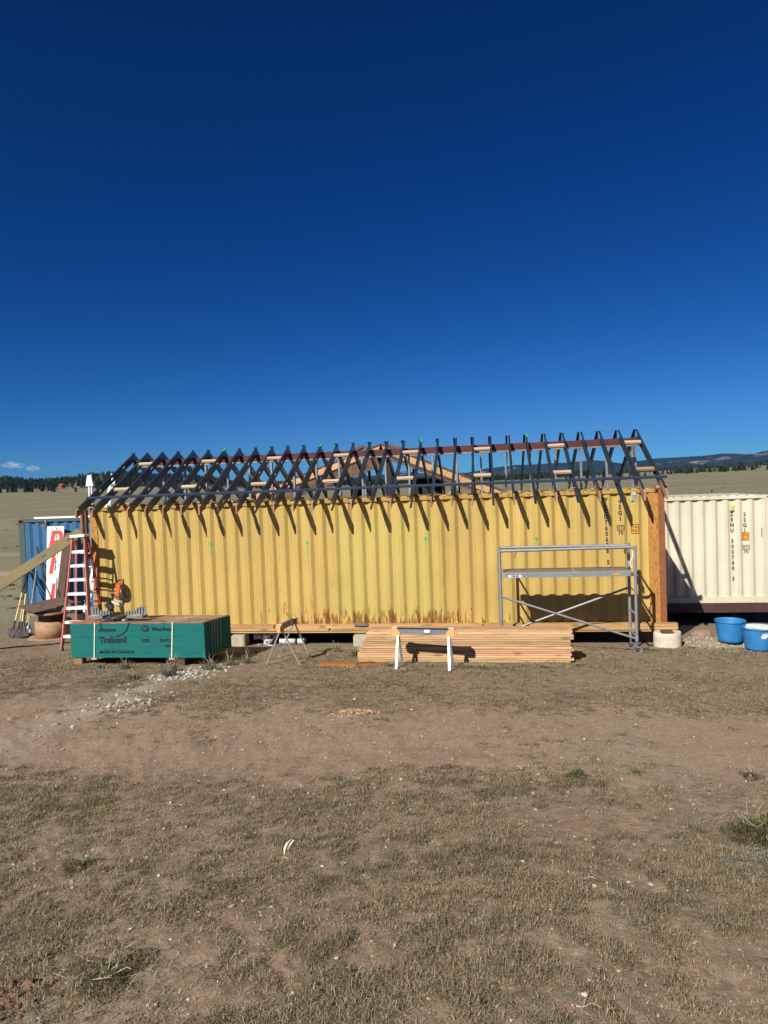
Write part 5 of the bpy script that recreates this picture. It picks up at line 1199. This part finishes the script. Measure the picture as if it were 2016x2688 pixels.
plant('dead_shrub', 'dead shrub with bare pale twigs at the lower left', 6.98, -11.18, 2600, .085, .24, DK+OLV[:2]+STR[1:], .003, (.2, .95), None, 9, True)
plant('rabbitbrush', 'small olive bush in the left foreground', 6.16, -10.12, 1500, .065, .15, OLV+DK, .0032, (.2, .95), None, 1, True)
plant('weed', 'yellow-green mossy patch at the left of the near grass', 6.05, -8.85, 1200, .025, .33, [(.18, .165, .06), (.15, .14, .06), (.12, .12, .06)], .003, (.3, .95))
plant('weed', 'yellowish grass tuft lower down at the left edge', 5.75, -9.25, 700, .03, .22, [(.18, .165, .06), (.15, .14, .06)], .003, (.3, .95))
plant('grass_tuft', 'upright straw grass tuft in the right foreground', 9.45, -10.15, 260, .06, .08, STR, .0022, (.1, .8))
plant('sage_clump', 'grey sage mat in the centre right foreground', 8.75, -9.85, 900, .025, .16, SAGE, .004, (.4, .95), None, 0, True)
plant('grass_tuft', 'green grass tuft near the bleached stick', 8.10, -9.9, 260, .04, .09, [(.085, .10, .05), (.12, .12, .065)], .0024, (.2, .9))
plant('grass_tuft', 'yellowish tuft left of the pale pebble in the foreground', 8.85, -10.45, 320, .045, .14, STR[1:]+[(.20, .19, .09)], .0024, (.1, .85))
for i_ in range(46):   # further low clumps that break up the turf
    yy_ = random.uniform(-11.7, -8.4); xx_ = CAM.x-.5-.157*(yy_+14.1)+random.uniform(-.85, .85)*(1.9+.6*(yy_+14.1))
    plant('grass_clump', 'low dark tangled clump in the foreground turf', xx_, yy_, 260, random.uniform(.02, .045), random.uniform(.07, .16), random.choice((DK+STR[1:], SAGE+DK, DK+OLV[2:])), .003, (.3, .95), 'dark clumps in the foreground turf', random.choice((0, 0, 1)), True)
for x, y, h, nn, lab in ((2.45, -3.05, .22, 170, 'tall dry weed against the front of the green stack, left of centre'), (1.95, -3.0, .13, 120, 'grey dry weed under the left strap of the green stack'), (3.45, -3.35, .30, 260, 'tall dry weed at the right strap of the green stack'), (3.60, -3.75, .22, 260, 'bushy dry weed beside the chalk rubble'), (3.98, -3.0, .30, 220, 'dry weed below the right corner of the green stack'),
                         (4.15, -2.55, .28, 160, 'dry weed right of the green stack near the sawhorse'), (4.40, -2.35, .26, 120, 'pale seed-headed grass right of the green stack'), (3.15, -4.05, .18, 220, 'low dry weed left of the chalk rubble'), (6.25, -1.55, .22, 260, 'dry weed at the left end of the lumber pile'), (5.75, -1.0, .25, 130, 'upright weed in the shade edge beneath the container')):
    plant('dry_weed', lab, x, y, nn, h, h*.6, [(.20, .17, .10), (.28, .24, .15), (.13, .12, .07), (.10, .11, .07)], .0045, (.05, .6), 'dry weeds around the stacks', 3)
for x, y, h, lab in ((7.05, -2.75, .10, 'green grass clump under the left end of the lumber pile'), (8.35, -2.72, .12, 'straw clump before the middle of the lumber pile'), (8.62, -2.75, .13, 'tall straw clump right of the sawhorse at the pile'), (9.62, -2.72, .10, 'grass clump near the right support block of the pile'), (7.75, -2.7, .08, 'short grass clump beside the middle support block'), (10.2, -2.5, .08, 'grass clump at the right end of the pile'), (11.7, -.9, .12, 'green weed between the casters and the round footing'), (12.5, -.55, .08, 'pale weed right of the round footing')):
    plant('grass_tuft', lab, x, y, 240, h, h*1.4, [(.26, .25, .13), (.18, .18, .09), (.34, .31, .18), (.12, .13, .06)], .0045, (.05, .7), 'grass clumps at the foot of the pile')

# ------------------------------------------------------------------ distant trees
def pine_mesh(seed, H=8., wide=.30, n=300):
    rnd = np.random.default_rng(seed); V = []; F = []; mi = []
    def add(vs, fs, m): b = len(V); V.extend(vs); F.extend([tuple(i+b for i in q) for q in fs]); mi.extend([m]*len(fs))
    ns = 6; 
    for j, (z, rr) in enumerate(((0, .16), (H*.5, .10), (H*.95, .02))): V.extend([(rr*math.cos(a), rr*math.sin(a), z) for a in np.linspace(0, 2*math.pi, ns+1)[:-1]])
    for j in range(2):
        for i in range(ns): F.append((j*ns+i, j*ns+(i+1) % ns, (j+1)*ns+(i+1) % ns, (j+1)*ns+i)); mi.append(0)
    lob = rnd.uniform(.75, 1.2, 9)
    for i in range(n):
        t = rnd.uniform(.06, 1)**.85; z = H*t; a = rnd.uniform(0, 6.283); rr = H*wide*(1-t)**.62*(.62+.5*rnd.random())*lob[int(a/6.283*8.99)]*(1-.55*(t < .14)); rr *= rnd.uniform(.45, 1)
        c = np.array((rr*math.cos(a), rr*math.sin(a), z)); s = H*.075*rnd.uniform(.6, 1.3)
        q = rnd.normal(0, 1, (4, 3))*s*np.array((1, 1, .55)); q[:, 2] -= rr*.1
        add([tuple(c+p) for p in q], [(0, 1, 2), (0, 2, 3), (1, 3, 2)], 1)
    me = bpy.data.meshes.new('pine_tree'); me.from_pydata(V, [], F); me.materials.append(MT['bark']); me.materials.append(MT['needles']); me.polygons.foreach_set('material_index', mi); return me, np.array(V), F, mi
MT['bark'] = plain('bark', (.10, .065, .045), .9)
k = N('pine_needles'); oi = k.n('ObjectInfo'); k.set(k.mix(oi.outputs['Random'], k.ramp(k.noise(k.pos(), .35, 4), [(.35, (.014, .022, .012)), (.65, (.045, .060, .030))]), k.ramp(k.noise(k.pos(), .3, 4), [(.35, (.02, .030, .017)), (.65, (.06, .072, .038))])), .9, 0, .1); MT['needles'] = k.m
pines = [pine_mesh(1, 8.5, .20), pine_mesh(2, 8., .26), pine_mesh(3, 7., .32), pine_mesh(4, 9.5, .22)]
jun = [pine_mesh(11, 4.2, .50, 170), pine_mesh(12, 3.6, .62, 170), pine_mesh(13, 5.2, .40, 200)]
def pol(px, r_): a = az_of(px); return CAM.x+r_*math.sin(a), CAM.y+r_*math.cos(a)
def tree(me, x, y, s, lab, grp):
    o = bpy.data.objects.new('pine_tree', me); COL.objects.link(o); o.location = (x, y, terrain_z(x, y)-.15); o.scale = (s, s, s*random.uniform(.9, 1.1)); o.rotation_euler[2] = random.uniform(0, 6.28); setp(o, lab, 'tree', grp)
random.seed(21)
cnt = 0
for i in range(150):     # ragged front of the pine wood on the left ridge
    px = random.uniform(-60, 470); r_ = random.uniform(855, 1000)+ (40 if px > 220 else 0)
    if 150 < px < 186 and r_ < 950: continue
    if 175 < px < 245 and r_ < 980 and random.random() < .8: continue
    x, y = pol(px, r_); tree(random.choice(pines)[0], x, y, random.uniform(.75, 1.25), 'dark pine at the ragged front of the wood on the left ridge', 'pines at the front of the ridge wood')
rows = [(1735, 1985, 560, 660, 70), (1760, 2050, 455, 520, 44), (1480, 1740, 520, 760, 30), (1735, 2050, 690, 900, 70)]
for (a, b, r0, r1, n) in rows:
    for i in range(n):
        px = random.uniform(a, b); 
        if r0 == 560 and random.random() < .5: px = random.choice((1790, 1830, 1880, 1935))+random.gauss(0, 14)
        if r0 == 455: px = random.choice((1762, 1815, 1830, 1870, 1895, 1905, 1935, 1958, 1978, 2030))+random.gauss(0, 5)
        r_ = random.uniform(r0, r1); x, y = pol(px, r_); tree(random.choice(jun)[0], x, y, random.uniform(.35, .85), 'scattered dark juniper on the open plain at the right', 'junipers on the right hand plain')
# one bush alone on the plain and a fallen log
x, y = pol(1870, 150); o = bpy.data.objects.new('lone_bush', jun[1][0]); COL.objects.link(o); o.location = (x, y, terrain_z(x, y)); o.scale = (.13, .13, .13); setp(o, 'single small dark bush alone on the plain above the cream container', 'bush')
x0, y0 = pol(1755, 120); x1, y1 = pol(1788, 120); setp(MB().tube([(x0, y0, terrain_z(x0, y0)+.12), (x1, y1, terrain_z(x1, y1)+.15)], .14, 8).build('fallen_log', MT['brown_old']), 'dark fallen log on the plain beyond the right roof end', 'log')
# the rest of the woods as one mass
def forest(name, label, n, pxr, rr, protos_, smin, smax, skip=None):
    VV = []; FF = []; MI = []; b = 0
    for i in range(n):
        px = random.uniform(*pxr); r_ = random.uniform(*rr); 
        if skip and skip(px, r_): continue
        x, y = pol(px, r_); me_, V, F, mi = random.choice(protos_); s = random.uniform(smin, smax); a = random.uniform(0, 6.28); c, s_ = math.cos(a)*s, math.sin(a)*s
        VV.append(np.stack([V[:, 0]*c-V[:, 1]*s_+x, V[:, 0]*s_+V[:, 1]*c+y, V[:, 2]*s+terrain_z(x, y)-.15], 1)); FF += [tuple(q+b for q in f_) for f_ in F]; MI += mi; b += len(V)
    me = bpy.data.meshes.new(name); me.from_pydata(np.concatenate(VV).tolist(), [], FF); me.materials.append(MT['bark']); me.materials.append(MT['needles']); me.polygons.foreach_set('material_index', MI)
    o = link(name, me, None); setp(o, label, 'forest', None, 'stuff')
lite = [pine_mesh(31, 8.5, .24, 70), pine_mesh(32, 9.5, .22, 70), pine_mesh(33, 7, .30, 60)]
forest('forest', 'dense dark pine wood along the left ridge', 2000, (-260, 480), (925, 1250), lite, .68, 1.05, lambda p_, q_: (150 < p_ < 186 and q_ < 960) or (150 < p_ < 240 and q_ < 975 and random.random() < .6))
forest('forest', 'dark pine belt along the horizon behind the roof frame', 1500, (440, 1560), (930, 1150), lite, .75, 1.15)
forest('forest', 'thin pine belt at the foot of the mountains on the right', 260, (1480, 2200), (1000, 1300), lite, .6, 1.0)
# distant house
hx_, hy_ = pol(167, 945); hz_ = terrain_z(hx_, hy_); hz_ += 1.2; hs_ = thing('house', 'small red-roofed house on the wooded ridge at the left', 'house', (hx_, hy_, hz_), None, -.55)
MB().box((-4, -2.5, -2.5), (4, 2.5, 2.6)).build('wall', MT['house_wall'], hs_)
rf_ = MB(); rf_.prism([(-2.9, 2.6), (2.9, 2.6), (0, 4.6)], -4.4, 'x', 4.4); rf_.build('roof', MT['roof_red'], hs_)
MB().box((-2.6, -2.53, .8), (-1.4, -2.5, 1.9)).build('window', MT['ink'], hs_); MB().box((1.0, -2.53, .8), (2.4, -2.5, 1.9)).build('window', MT['ink'], hs_)

# ------------------------------------------------------------------ air
HZ = True
if HZ:
    hb_ = MB().box((-9800, -9800, -75), (9800, 9800, 600)).build('haze', None)
    k = N('haze_air'); k.t.nodes.remove(k.b); pv = k.n('VolumePrincipled'); pv.inputs['Color'].default_value = (.10, .50, 1, 1); pv.inputs['Density'].default_value = 3.2e-5; pv.inputs['Anisotropy'].default_value = .2
    k.l(pv.outputs[0], k.t.nodes['Material Output'].inputs['Volume']); hb_.data.materials.append(k.m); hb_['kind'] = 'stuff'; hb_['label'] = 'thin blue mountain haze'; hb_['category'] = 'haze'
